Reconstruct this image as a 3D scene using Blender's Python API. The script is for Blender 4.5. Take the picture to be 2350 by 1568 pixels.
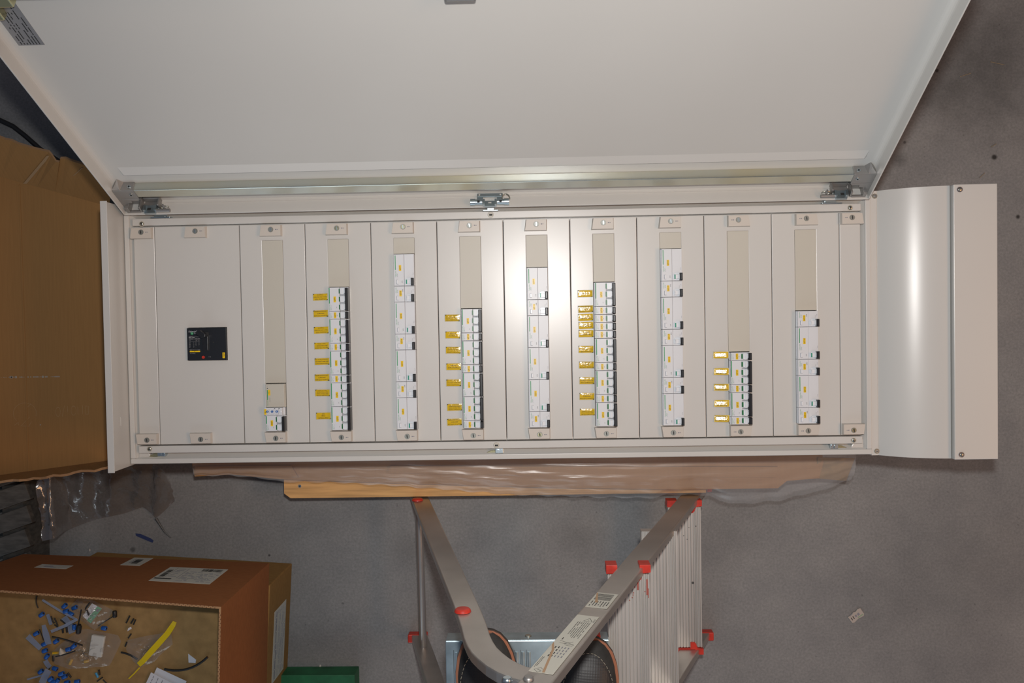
import bpy, math, random
from mathutils import Vector, Matrix, Euler
from mathutils.geometry import tessellate_polygon

for o in list(bpy.data.objects):
    bpy.data.objects.remove(o, do_unlink=True)
scene = bpy.context.scene
COL = scene.collection
rnd = random.Random(7)

# ------------------------------------------------------------------ camera, light, world
ZP = 0.393                                   # height of the front plates above the floor
CAM_LOC = Vector((0.86641, 0.02474, ZP + 1.96867))
CAM_ROT = Euler((-0.026305, 0.027779, -0.017771), 'XYZ')
FPX, IW, IH = 2000.0, 2350.0, 1568.0

cam_d = bpy.data.cameras.new('camera')
cam_d.sensor_width = 36.0
cam_d.lens = FPX / IW * 36.0
cam_d.clip_start = 0.05
cam = bpy.data.objects.new('camera', cam_d)
cam.location = CAM_LOC
cam.rotation_euler = CAM_ROT
COL.objects.link(cam)
scene.camera = cam

world = bpy.data.worlds.new('world')
world.use_nodes = True
scene.world = world
bg = world.node_tree.nodes['Background']
bg.inputs[0].default_value = (0.62, 0.74, 1.0, 1)
bg.inputs[1].default_value = 0.12

# the camera's flash: sits above the lens and lights the scene from there
fl = bpy.data.lights.new('camera_flash', 'SPOT')
fl.energy = 92
fl.color = (1.0, 0.972, 0.94)
fl.shadow_soft_size = 0.035
fl.spot_size = math.radians(111)
fl.spot_blend = 1.0
flo = bpy.data.objects.new('camera_flash', fl)
flo.location = CAM_LOC + Vector((0.03, 0.15, 0.0))
aim = Vector((1.08, 0.08, ZP))
flo.rotation_euler = (aim - flo.location).to_track_quat('-Z', 'Y').to_euler()
COL.objects.link(flo)

# warm hall lamps hanging high up on the right-hand side of the workshop
dl = bpy.data.lights.new('hall_lamp_light', 'AREA')
dl.shape = 'RECTANGLE'
dl.size = 3.0
dl.size_y = 1.5
dl.energy = 88
dl.color = (1.0, 0.56, 0.29)
dlo = bpy.data.objects.new('hall_lamp_light', dl)
dlo.location = (5.2, -0.6, 4.6)
dlo.rotation_euler = (Vector((1.8, -0.2, 0)) - Vector((5.2, -0.6, 4.6))).to_track_quat('-Z', 'Y').to_euler()
COL.objects.link(dlo)

# cool daylight through the open gate behind the photographer
gl_ = bpy.data.lights.new('gate_daylight', 'AREA')
gl_.shape = 'RECTANGLE'
gl_.size = 4.0
gl_.size_y = 3.0
gl_.energy = 75
gl_.color = (0.80, 0.92, 1.0)
glo = bpy.data.objects.new('gate_daylight', gl_)
glo.location = (-0.6, -6.0, 2.4)
glo.rotation_euler = (Vector((0.8, 0.3, 0.6)) - Vector((-0.6, -6.0, 2.4))).to_track_quat('-Z', 'Y').to_euler()
COL.objects.link(glo)

vs = scene.view_settings
vs.view_transform = 'Standard'
vs.look = 'None'
vs.exposure = 0.0
vs.gamma = 1.0
vs.use_curve_mapping = False

# ------------------------------------------------------------------ helpers
_M = CAM_ROT.to_matrix()


def P(px, py, z):
    """world point at height z that was measured at pixel (px, py) of the photograph"""
    d = _M @ Vector(((px - IW / 2) / FPX, -(py - IH / 2) / FPX, -1.0))
    t = (z - CAM_LOC.z) / d.z
    return CAM_LOC + d * t


def mat(name, col, rough=0.5, metal=0.0, var=0.0, vscale=20.0, bump=0.0, bscale=200.0, stretch=(1, 1, 1),
        coat=0.0, spec=0.5, alpha=None, col2=None, bdist=0.001):
    m = bpy.data.materials.new(name)
    m.use_nodes = True
    nt = m.node_tree
    b = nt.nodes['Principled BSDF']
    b.inputs['Base Color'].default_value = (*col, 1)
    b.inputs['Roughness'].default_value = rough
    b.inputs['Metallic'].default_value = metal
    b.inputs['Specular IOR Level'].default_value = spec
    if coat:
        b.inputs['Coat Weight'].default_value = coat
        b.inputs['Coat Roughness'].default_value = 0.08
    if alpha is not None:
        b.inputs['Alpha'].default_value = alpha
    tc = nt.nodes.new('ShaderNodeNewGeometry')
    mp = nt.nodes.new('ShaderNodeMapping')
    mp.inputs['Scale'].default_value = stretch
    nt.links.new(tc.outputs['Position'], mp.inputs['Vector'])
    if var or col2:
        n = nt.nodes.new('ShaderNodeTexNoise')
        n.inputs['Scale'].default_value = vscale
        n.inputs['Detail'].default_value = 6
        nt.links.new(mp.outputs[0], n.inputs['Vector'])
        r = nt.nodes.new('ShaderNodeValToRGB')
        r.color_ramp.elements[0].position = 0.3
        r.color_ramp.elements[1].position = 0.7
        if col2:
            r.color_ramp.elements[0].color = (*col, 1)
            r.color_ramp.elements[1].color = (*col2, 1)
        else:
            r.color_ramp.elements[0].color = (*[c * (1 - var) for c in col], 1)
            r.color_ramp.elements[1].color = (*[min(1, c * (1 + var)) for c in col], 1)
        nt.links.new(n.outputs['Fac'], r.inputs[0])
        nt.links.new(r.outputs[0], b.inputs['Base Color'])
    if bump:
        n2 = nt.nodes.new('ShaderNodeTexNoise')
        n2.inputs['Scale'].default_value = bscale
        n2.inputs['Detail'].default_value = 4
        nt.links.new(mp.outputs[0], n2.inputs['Vector'])
        bp = nt.nodes.new('ShaderNodeBump')
        bp.inputs['Strength'].default_value = bump
        bp.inputs['Distance'].default_value = bdist
        nt.links.new(n2.outputs['Fac'], bp.inputs['Height'])
        nt.links.new(bp.outputs[0], b.inputs['Normal'])
    return m


def film_mat(name, tint, opac, gloss_rough, bscale, bump, stretch=(1, 1, 1), haze=0.12, fk=1.0, hcol=(0.7, 0.7, 0.7)):
    """thin clear plastic: mostly lets light through, a little haze, sharp highlights"""
    m = bpy.data.materials.new(name)
    m.use_nodes = True
    nt = m.node_tree
    for n in list(nt.nodes):
        if n.type == 'BSDF_PRINCIPLED':
            nt.nodes.remove(n)
    out = nt.nodes['Material Output']
    tr = nt.nodes.new('ShaderNodeBsdfTransparent')
    tr.inputs[0].default_value = (*tint, 1)
    df = nt.nodes.new('ShaderNodeBsdfDiffuse')
    df.inputs[0].default_value = (*hcol, 1)
    gl = nt.nodes.new('ShaderNodeBsdfGlossy')
    gl.inputs['Roughness'].default_value = gloss_rough
    geo = nt.nodes.new('ShaderNodeNewGeometry')
    mp = nt.nodes.new('ShaderNodeMapping')
    mp.inputs['Scale'].default_value = stretch
    nt.links.new(geo.outputs['Position'], mp.inputs[0])
    no = nt.nodes.new('ShaderNodeTexNoise')
    no.inputs['Scale'].default_value = bscale
    no.inputs['Detail'].default_value = 5
    nt.links.new(mp.outputs[0], no.inputs['Vector'])
    bp = nt.nodes.new('ShaderNodeBump')
    bp.inputs['Strength'].default_value = bump
    bp.inputs['Distance'].default_value = 0.01
    nt.links.new(no.outputs['Fac'], bp.inputs['Height'])
    nt.links.new(bp.outputs[0], gl.inputs['Normal'])
    m1 = nt.nodes.new('ShaderNodeMixShader')
    m1.inputs[0].default_value = haze
    nt.links.new(tr.outputs[0], m1.inputs[1])
    nt.links.new(df.outputs[0], m1.inputs[2])
    lw = nt.nodes.new('ShaderNodeLayerWeight')
    lw.inputs['Blend'].default_value = 0.5
    nt.links.new(bp.outputs[0], lw.inputs['Normal'])
    fr = nt.nodes.new('ShaderNodeMath')
    fr.operation = 'POWER'
    fr.inputs[1].default_value = 4.0
    nt.links.new(lw.outputs['Facing'], fr.inputs[0])
    mu = nt.nodes.new('ShaderNodeMath')
    mu.operation = 'MULTIPLY_ADD'
    mu.inputs[1].default_value = fk
    mu.inputs[2].default_value = opac
    nt.links.new(fr.outputs[0], mu.inputs[0])
    m2 = nt.nodes.new('ShaderNodeMixShader')
    nt.links.new(mu.outputs[0], m2.inputs[0])
    nt.links.new(m1.outputs[0], m2.inputs[1])
    nt.links.new(gl.outputs[0], m2.inputs[2])
    nt.links.new(m2.outputs[0], out.inputs[0])
    return m


_txt = {}


def text2d(s):
    """outline of a printed string as flat faces, unit height, centred"""
    if s in _txt:
        return _txt[s]
    cu = bpy.data.curves.new('print', 'FONT')
    cu.body = s
    cu.size = 1.0
    cu.resolution_u = 1
    cu.align_x = 'CENTER'
    cu.align_y = 'CENTER'
    ob = bpy.data.objects.new('print', cu)
    me = ob.to_mesh()
    v = [(a.co.x, a.co.y) for a in me.vertices]
    f = [tuple(p.vertices) for p in me.polygons]
    ob.to_mesh_clear()
    bpy.data.objects.remove(ob)
    bpy.data.curves.remove(cu)
    w = (max(a[0] for a in v) - min(a[0] for a in v)) if v else 1
    _txt[s] = (v, f, w)
    return _txt[s]


class MB:
    def __init__(self, xf=None):
        self.v, self.f, self.m, self.s = [], [], [], []
        self.xf = xf

    def add(self, vs, fs, mi=0, smooth=False):
        o = len(self.v)
        if self.xf:
            vs = [self.xf(*p) for p in vs]
        self.v += [Vector(p) for p in vs]
        for f in fs:
            self.f.append(tuple(i + o for i in f))
            self.m.append(mi)
            self.s.append(smooth)
        return self

    def box(self, x0, x1, y0, y1, z0, z1, mi=0):
        vs = [(x, y, z) for z in (z0, z1) for y in (y0, y1) for x in (x0, x1)]
        return self.add(vs, [(0, 2, 3, 1), (4, 5, 7, 6), (0, 1, 5, 4), (2, 6, 7, 3), (0, 4, 6, 2), (1, 3, 7, 5)], mi)

    def cbox(self, x0, x1, y0, y1, z0, z1, c, mi=0):
        """box whose top edges are chamfered by c"""
        vs = [(x0, y0, z0), (x1, y0, z0), (x1, y1, z0), (x0, y1, z0),
              (x0, y0, z1 - c), (x1, y0, z1 - c), (x1, y1, z1 - c), (x0, y1, z1 - c),
              (x0 + c, y0 + c, z1), (x1 - c, y0 + c, z1), (x1 - c, y1 - c, z1), (x0 + c, y1 - c, z1)]
        fs = [(3, 2, 1, 0), (8, 9, 10, 11)]
        for i in range(4):
            j = (i + 1) % 4
            fs += [(i, j, 4 + j, 4 + i), (4 + i, 4 + j, 8 + j, 8 + i)]
        return self.add(vs, fs, mi)

    def prism(self, poly, z0, z1, mi=0, axis='z'):
        """extrude a polygon (counter-clockwise list of 2D points)"""
        n = len(poly)
        if axis == 'z':
            g = lambda a, b, h: (a, b, h)
        elif axis == 'y':
            g = lambda a, b, h: (a, h, b)
        else:
            g = lambda a, b, h: (h, a, b)
        vs = [g(a, b, z0) for a, b in poly] + [g(a, b, z1) for a, b in poly]
        if n > 5:                     # outlines may be concave: split the caps into triangles
            area = sum(poly[i][0] * poly[(i + 1) % n][1] - poly[(i + 1) % n][0] * poly[i][1] for i in range(n))
            fs = []
            for t_ in tessellate_polygon([[Vector((a, b, 0)) for a, b in poly]]):
                a, b, c = [Vector(poly[k]) for k in t_]
                if ((b - a).cross(c - a) > 0) != (area > 0):
                    t_ = t_[::-1]
                fs += [tuple(t_)[::-1], tuple(k + n for k in t_)]
        else:
            fs = [tuple(range(n))[::-1], tuple(range(n, 2 * n))]
        for i in range(n):
            j = (i + 1) % n
            fs.append((i, j, n + j, n + i))
        return self.add(vs, fs, mi)

    def disc(self, x, y, z0, z1, r, n=16, mi=0, r2=None, smooth=False):
        r2 = r if r2 is None else r2
        vs = [(x + r * math.cos(2 * math.pi * i / n), y + r * math.sin(2 * math.pi * i / n), z0) for i in range(n)]
        vs += [(x + r2 * math.cos(2 * math.pi * i / n), y + r2 * math.sin(2 * math.pi * i / n), z1) for i in range(n)]
        self.add(vs, [(i, (i + 1) % n, n + (i + 1) % n, n + i) for i in range(n)], mi, smooth)
        o = [tuple(range(n))[::-1], tuple(range(n, 2 * n))]
        return self.add(vs, o, mi)

    def dome(self, x, y, z, r, h, n=16, k=4, mi=0, sy=1.0):
        vs, fs = [], []
        for a in range(k):
            t = a / k * math.pi / 2
            for i in range(n):
                vs.append((x + r * math.cos(t) * math.cos(2 * math.pi * i / n),
                           y + sy * r * math.cos(t) * math.sin(2 * math.pi * i / n), z + h * math.sin(t)))
        vs.append((x, y, z + h))
        for a in range(k - 1):
            for i in range(n):
                j = (i + 1) % n
                fs.append((a * n + i, a * n + j, (a + 1) * n + j, (a + 1) * n + i))
        for i in range(n):
            fs.append(((k - 1) * n + i, (k - 1) * n + (i + 1) % n, k * n))
        fs.append(tuple(range(n))[::-1])
        return self.add(vs, fs, mi, True)

    def tube(self, path, r, n=10, mi=0, cap=True):
        pts = [Vector(p) for p in path]
        vs, fs = [], []
        prev = None
        for i, p in enumerate(pts):
            t = (pts[min(i + 1, len(pts) - 1)] - pts[max(i - 1, 0)]).normalized()
            a = prev if prev is not None else (Vector((0, 0, 1)) if abs(t.z) < 0.9 else Vector((1, 0, 0)))
            u = (a - t * a.dot(t)).normalized()
            prev = u
            w = t.cross(u)
            rr = r[i] if isinstance(r, (list, tuple)) else r
            for k in range(n):
                q = 2 * math.pi * k / n
                vs.append(tuple(p + rr * (math.cos(q) * u + math.sin(q) * w)))
        m = len(pts)
        for i in range(m - 1):
            for k in range(n):
                l = (k + 1) % n
                fs.append((i * n + k, i * n + l, (i + 1) * n + l, (i + 1) * n + k))
        self.add(vs, fs, mi, True)
        if cap:
            self.add(vs, [tuple(range(n))[::-1], tuple(range((m - 1) * n, m * n))], mi)
        return self

    def text(self, s, cx, cy, z, size, ang=0.0, mi=0, width=None):
        v, f, w = text2d(s)
        if width:
            size = min(size, width / max(w, 1e-6))
        c, sn = math.cos(ang) * size, math.sin(ang) * size
        return self.add([(cx + a * c - b * sn, cy + a * sn + b * c, z) for a, b in v], f, mi)

    def quad(self, a, b, c, d, mi=0):
        return self.add([a, b, c, d], [(0, 1, 2, 3)], mi)

    def grid(self, fn, nu, nv, mi=0, smooth=True):
        vs = [fn(i / nu, j / nv) for j in range(nv + 1) for i in range(nu + 1)]
        fs = [(j * (nu + 1) + i, j * (nu + 1) + i + 1, (j + 1) * (nu + 1) + i + 1, (j + 1) * (nu + 1) + i)
              for j in range(nv) for i in range(nu)]
        return self.add(vs, fs, mi, smooth)

    def mesh(self, name, mats, origin=(0, 0, 0)):
        me = bpy.data.meshes.new(name)
        o = Vector(origin)
        me.from_pydata([tuple(v - o) for v in self.v], [], self.f)
        for mm in (mats if isinstance(mats, (list, tuple)) else [mats]):
            me.materials.append(mm)
        me.polygons.foreach_set('material_index', self.m)
        me.polygons.foreach_set('use_smooth', self.s)
        me.update()
        return me

    def center(self):
        lo = [min(v[i] for v in self.v) for i in range(3)]
        hi = [max(v[i] for v in self.v) for i in range(3)]
        return Vector([(a + b) / 2 for a, b in zip(lo, hi)])

    def build(self, name, mats, parent=None, bevel=0.0, label=None, cat=None, group=None, kind=None, local=False, segs=2):
        """link as one object; vertices are world coordinates unless local"""
        c = Vector((0, 0, 0)) if local else self.center()
        o = bpy.data.objects.new(name, self.mesh(name, mats, c))
        place(o, c, parent, local)
        if bevel:
            b = o.modifiers.new('bevel', 'BEVEL')
            b.width = bevel
            b.segments = segs
            b.limit_method = 'ANGLE'
            b.angle_limit = math.radians(35)
            b.harden_normals = False
        tag(o, label, cat, group, kind)
        return o


WL = {}


def place(o, c, parent, local=False):
    COL.objects.link(o)
    if parent is not None:
        o.parent = parent
        o.location = c if local else Vector(c) - WL[parent.name]
        WL[o.name] = WL[parent.name] + Vector(c) if local else Vector(c)
    else:
        o.location = c
        WL[o.name] = Vector(c)


def tag(o, label=None, cat=None, group=None, kind=None):
    if label:
        o['label'] = label
    if cat:
        o['category'] = cat
    if group:
        o['group'] = group
    if kind:
        o['kind'] = kind
    return o


def thing(name, loc, label, cat, group=None):
    o = bpy.data.objects.new(name, None)
    o.empty_display_size = 0.05
    place(o, Vector(loc), None)
    return tag(o, label, cat, group)


def solidify(o, t, off=0.0):
    s = o.modifiers.new('thickness', 'SOLIDIFY')
    s.thickness = t
    s.offset = off
    return o


# ------------------------------------------------------------------ materials
ENAMEL = mat('cream_enamel', (0.567, 0.556, 0.528), 0.29, bump=0.05, bscale=900, var=0.015, vscale=3, bdist=0.0006)
BEIGE = mat('beige_plastic', (0.50, 0.475, 0.41), 0.45)
WHITEP = mat('device_white_plastic', (0.64, 0.655, 0.68), 0.38)
TOGW = mat('toggle_white_plastic', (0.72, 0.74, 0.77), 0.3)
BLACKP = mat('black_plastic', (0.012, 0.013, 0.016), 0.35)
DARKP = mat('charcoal_faceplate', (0.010, 0.012, 0.016), 0.4)
GAPM = mat('dark_gap', (0.02, 0.02, 0.02), 0.8)
GREEN = mat('printed_green', (0.02, 0.27, 0.09), 0.45)
GREENL = mat('printed_light_green', (0.10, 0.42, 0.20), 0.45)
GREENW = mat('green_toggle_window', (0.005, 0.11, 0.025), 0.35)
TEALW = mat('teal_toggle_window', (0.01, 0.25, 0.16), 0.35)
GREYINK = mat('grey_ink', (0.22, 0.22, 0.25), 0.6)
INK = mat('black_ink', (0.02, 0.02, 0.02), 0.6)
WHITEINK = mat('white_ink', (0.75, 0.75, 0.75), 0.5)
TAGY = mat('yellow_tape', (0.80, 0.53, 0.005), 0.35)
PLATEY = mat('yellow_resin_plate', (0.66, 0.43, 0.01), 0.16, bump=0.34, bscale=230, coat=0.6, bdist=0.0012)
RESIN = mat('clear_resin_edge', (0.55, 0.52, 0.42), 0.35)
ZINC = mat('galvanised_steel', (0.60, 0.64, 0.62), 0.22, 0.9, col2=(0.66, 0.62, 0.46), vscale=5, bump=0.06, bscale=60)
CAST = mat('cast_metal', (0.36, 0.35, 0.34), 0.42, 0.75, bump=0.1, bscale=500)
CHROME = mat('bright_zinc', (0.52, 0.60, 0.64), 0.3, 0.95)
BRASSZ = mat('yellow_zinc', (0.70, 0.66, 0.40), 0.25, 0.95)
SCREWM = mat('screw_steel', (0.45, 0.44, 0.38), 0.28, 0.9)
ALU = mat('aluminium', (0.50, 0.47, 0.44), 0.38, 0.85, var=0.12, vscale=9, bump=0.05, bscale=300, stretch=(1, .15, 1))
ALUT = mat('tread_aluminium', (0.62, 0.59, 0.55), 0.42, 0.6, var=0.10, vscale=14, bump=0.05, bscale=400, stretch=(3, .3, 1))
GALV = mat('galvanised_platform', (0.42, 0.52, 0.57), 0.38, 0.75, var=0.18, vscale=25, bump=0.08, bscale=80)
RED = mat('red_plastic', (0.55, 0.035, 0.02), 0.4, var=0.15, vscale=60)
STICK = mat('sticker_paper', (0.60, 0.58, 0.50), 0.45)
SILVER = mat('silver_sticker', (0.26, 0.26, 0.27), 0.4, 0.3)
RUST = mat('rust_stain', (0.46, 0.29, 0.17), 0.8)
LOCKP = mat('cream_lock_plastic', (0.55, 0.505, 0.45), 0.42)
LOCKD = mat('lock_disc_steel', (0.28, 0.29, 0.27), 0.5, 0.7)
KBLUE = mat('blue_knob', (0.015, 0.10, 0.35), 0.4)


def cardboard(name, c, axis=(1, 1, 1), k=0.10):
    m = mat(name, c, 0.85, var=k, vscale=7, bump=0.12, bscale=3.0, spec=0.15, stretch=axis, bdist=0.002)
    return m


CARD = cardboard('brown_cardboard', (0.36, 0.185, 0.066), (34, 1.5, 1), 0.045)
CARDI = cardboard('carton_inside', (0.275, 0.175, 0.074), (6, 6, 6), 0.14)
CARDR = cardboard('reddish_cardboard', (0.285, 0.107, 0.038), (10, 10, 30), 0.08)
CARDO = cardboard('ochre_cardboard', (0.31, 0.17, 0.055), (10, 10, 30), 0.10)
CARDE = mat('cardboard_edge', (0.38, 0.215, 0.105), 0.9)
WOOD = mat('planed_pine', (0.60, 0.34, 0.13), 0.7, var=0.22, vscale=6, bump=0.3, bscale=14, stretch=(1.2, 22, 8))
WOODG = mat('weathered_wood', (0.075, 0.072, 0.066), 0.85, var=0.35, vscale=9, bump=0.4, bscale=16, stretch=(3, 12, 6))
GREENP = mat('green_paint', (0.012, 0.12, 0.045), 0.55, var=0.35, vscale=16)
FILM = film_mat('stretch_film', (0.97, 0.96, 0.95), 0.06, 0.30, 2.2, 0.30, (0.9, 20, 8), 0.20, 0.8)
BAG = film_mat('clear_bag_film', (0.93, 0.93, 0.94), 0.15, 0.15, 12.0, 0.8, (1, 1, 1), 0.36, 1.0, (0.22, 0.20, 0.19))
BAGS = film_mat('small_bag_film', (0.95, 0.94, 0.93), 0.06, 0.16, 30.0, 0.15, (1, 1, 1), 0.10, 0.9)
MILKY = mat('milky_plastic', (0.27, 0.34, 0.48), 0.35, alpha=0.5)

# ------------------------------------------------------------------ floor
def floor_material():
    m = bpy.data.materials.new('stained_concrete')
    m.use_nodes = True
    nt = m.node_tree
    b = nt.nodes['Principled BSDF']
    b.inputs['Specular IOR Level'].default_value = 0.25
    geo = nt.nodes.new('ShaderNodeNewGeometry')

    def noise(scale, det, ro=0.6):
        n = nt.nodes.new('ShaderNodeTexNoise')
        n.inputs['Scale'].default_value = scale
        n.inputs['Detail'].default_value = det
        n.inputs['Roughness'].default_value = ro
        nt.links.new(geo.outputs['Position'], n.inputs['Vector'])
        return n

    def ramp(src, p0, c0, p1, c1):
        r = nt.nodes.new('ShaderNodeValToRGB')
        r.color_ramp.elements[0].position = p0
        r.color_ramp.elements[1].position = p1
        r.color_ramp.elements[0].color = (*c0, 1)
        r.color_ramp.elements[1].color = (*c1, 1)
        nt.links.new(src, r.inputs[0])
        return r

    def mult(a, bb, fac=1.0):
        x = nt.nodes.new('ShaderNodeMix')
        x.data_type = 'RGBA'
        x.blend_type = 'MULTIPLY'
        x.inputs[0].default_value = fac
        nt.links.new(a, x.inputs[6])
        nt.links.new(bb, x.inputs[7])
        return x.outputs[2]

    big = ramp(noise(1.7, 5).outputs['Fac'], 0.32, (0.205, 0.207, 0.208), 0.68, (0.262, 0.263, 0.263))
    mid = ramp(noise(9, 6).outputs['Fac'], 0.3, (0.88, 0.88, 0.89), 0.7, (1.06, 1.05, 1.04))
    fine = ramp(noise(160, 3, 0.7).outputs['Fac'], 0.3, (0.80, 0.81, 0.80), 0.7, (1.12, 1.10, 1.10))
    spk = ramp(noise(70, 2, 0.5).outputs['Fac'], 0.22, (0.65, 0.65, 0.65), 0.29, (1, 1, 1))
    c = mult(mult(mult(big.outputs[0], mid.outputs[0]), fine.outputs[0]), spk.outputs[0])
    # oil spots and smudges, plus the ladder's soft shadows painted into the concrete (they have their own places and shapes)
    spots = [((2282, 361), 0.008, 0.15), ((2336, 498), 0.007, 0.15), ((2150, 162), 0.005, 0.3), ((2076, 327), 0.005, 0.4),
             ((2066, 367), 0.020, 0.6), ((2240, 170), 0.16, 0.62), ((2150, 230), 0.06, 0.8), ((2320, 60), 0.25, 0.75),
             ((1330, 1235), 0.07, 0.78), ((1500, 1180), 0.05, 0.85), ((940, 1260), 0.05, 0.8), ((1330, 1480), 0.01, 0.8),  # broad patches by the ladder: its soft shadows painted in
             ((305, 1262), 0.008, 0.5), ((1690, 1200), 0.12, 0.92), ((2180, 1300), 0.2, 0.93), ((618, 1275), 0.004, 0.3)]
    nz = noise(14, 4)
    for (px, r, k) in spots:
        q = P(px[0], px[1], 0)
        d = nt.nodes.new('ShaderNodeVectorMath')
        d.operation = 'DISTANCE'
        nt.links.new(geo.outputs['Position'], d.inputs[0])
        d.inputs[1].default_value = q
        ad = nt.nodes.new('ShaderNodeMath')
        ad.operation = 'MULTIPLY_ADD'
        ad.inputs[1].default_value = r * 1.2
        nt.links.new(nz.outputs['Fac'], ad.inputs[0])
        nt.links.new(d.outputs['Value'], ad.inputs[2])
        mr = nt.nodes.new('ShaderNodeMapRange')
        mr.interpolation_type = 'SMOOTHSTEP'
        mr.inputs['From Min'].default_value = r * (1.0 if r < 0.015 else 0.5)
        mr.inputs['From Max'].default_value = r * (1.9 if r < 0.015 else 2.1)
        mr.inputs['To Min'].default_value = k
        mr.inputs['To Max'].default_value = 1.0
        nt.links.new(ad.outputs[0], mr.inputs['Value'])
        c = mult(c, mr.outputs[0])
    nt.links.new(c, b.inputs['Base Color'])
    rr = ramp(noise(5, 4).outputs['Fac'], 0.3, (0.55,) * 3, 0.7, (0.75,) * 3)
    nt.links.new(rr.outputs[0], b.inputs['Roughness'])
    bp = nt.nodes.new('ShaderNodeBump')
    bp.inputs['Strength'].default_value = 0.15
    bp.inputs['Distance'].default_value = 0.002
    nt.links.new(noise(120, 4).outputs['Fac'], bp.inputs['Height'])
    nt.links.new(bp.outputs[0], b.inputs['Normal'])
    return m


fb = MB()
fb.box(-4, 6, -4, 5, -0.05, 0)
fb.build('floor', floor_material(), label='stained grey concrete floor of the workshop', kind='structure')

fb = MB()
fb.box(-4, 6, 4.9, 5.0, 0, 4.5)
fb.build('wall_back', mat('wall_plaster', (0.35, 0.35, 0.34), 0.8, var=0.06, vscale=2), label='plain grey workshop wall beyond the raised door', kind='structure')

# ------------------------------------------------------------------ distribution board (enclosure lying on its back)
X0, X1 = -0.070, 1.614           # outer ends of the body
YB, YT = -0.293, 0.291           # its two long sides
ZB = 0.172                       # underside
board = thing('distribution_board', (0.77, 0, ZB), 'long cream steel distribution board lying on its back with its door raised', 'electrical panel')

b = MB()
w = 0.012
b.box(X0, X1, YB, YB + w, ZB, ZP + 0.001)
b.box(X0, X1, YT - w, YT, ZB, ZP + 0.001)
b.box(X0, X0 + w, YB + w, YT - w, ZB, ZP + 0.001)
b.box(X1 - w, X1, YB + w, YT - w, ZB, ZP + 0.001)
b.box(X0 + w, X1 - w, YB + w, YT - w, ZB, ZB + 0.004)
b.build('body', ENAMEL, board, bevel=0.004, segs=3)
# sloped flanges inside the rim and the gutters beside the rails
b = MB()
zi, ii = ZP - 0.016, 0.009
xa, xb, ya, yb = X0 + w, X1 - w, YB + w, YT - w
for (p, q, r, s) in (((xa, ya), (xb, ya), (xb - ii, ya + ii), (xa + ii, ya + ii)),
                     ((xb, ya), (xb, yb), (xb - ii, yb - ii), (xb - ii, ya + ii)),
                     ((xb, yb), (xa, yb), (xa + ii, yb - ii), (xb - ii, yb - ii)),
                     ((xa, yb), (xa, ya), (xa + ii, ya + ii), (xa + ii, yb - ii))):
    b.quad((*p, ZP - 0.002), (*q, ZP - 0.002), (*r, zi), (*s, zi))
b.box(xa + ii, xb - ii, ya + ii, -0.246, zi - 0.004, zi)
b.box(xa + ii, xb - ii, 0.246, yb - ii, zi - 0.004, zi)
b.box(xa + ii, -0.05, -0.246, 0.246, zi - 0.004, zi)
b.box(1.592, xb - ii, -0.246, 0.246, zi - 0.004, zi)
b.build('inner_flange', ENAMEL, board)
# dark sheet added behind the plates so no light shows in their gaps
b = MB()
b.box(-0.045, 1.588, -0.2, 0.2, ZP - 0.075, ZP - 0.07)
b.build('dark_backing', GAPM, board)

# two long rails that hold the front plates
for sy in (1, -1):
    b = MB()
    b.box(-0.049, 1.592, *sorted((sy * 0.2515, sy * 0.268)), ZP - 0.018, ZP + 0.004)
    rl = b.build('cover_rail', ENAMEL, board, bevel=0.0015)
    for px in (((325, 514), (1951, 477)) if sy > 0 else ((343, 1031), (1959, 1011))):
        q = P(*px, ZP + 0.004)
        s = MB()
        s.disc(q.x, q.y, ZP + 0.004, ZP + 0.0045, 0.0066, mi=1)
        s.dome(q.x, q.y, ZP + 0.0045, 0.0048, 0.0022)
        s.box(q.x - 0.0028, q.x + 0.0028, q.y - 0.0006, q.y + 0.0006, ZP + 0.0062, ZP + 0.0069, 2)
        s.box(q.x - 0.0006, q.x + 0.0006, q.y - 0.0028, q.y + 0.0028, ZP + 0.0062, ZP + 0.0069, 2)
        s.build('screw', [SCREWM, BEIGE, GAPM], rl)
    q = P(*((1126, 493) if sy > 0 else (1139, 1022)), ZP + 0.004)
    s = MB()
    s.disc(q.x, q.y, ZP + 0.004, ZP + 0.0052, 0.0068, 20, r2=0.006)
    s.box(q.x - 0.0032, q.x + 0.0040, q.y - 0.0024, q.y + 0.0016, ZP + 0.005, ZP + 0.0055, 1)
    s.build('lock_insert', [BEIGE, INK], rl)

# front plates: x edges from left to right
EDGE = [-0.049, 0.0, 0.1951, 0.3451, 0.4951, 0.6451, 0.7951, 0.9451, 1.0951, 1.2451, 1.3951, 1.5451, 1.592]
HW = 0.0236                      # half width of a device window
WB, WT = -0.2212, 0.2125         # its ends
GAP = 0.0007


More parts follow.
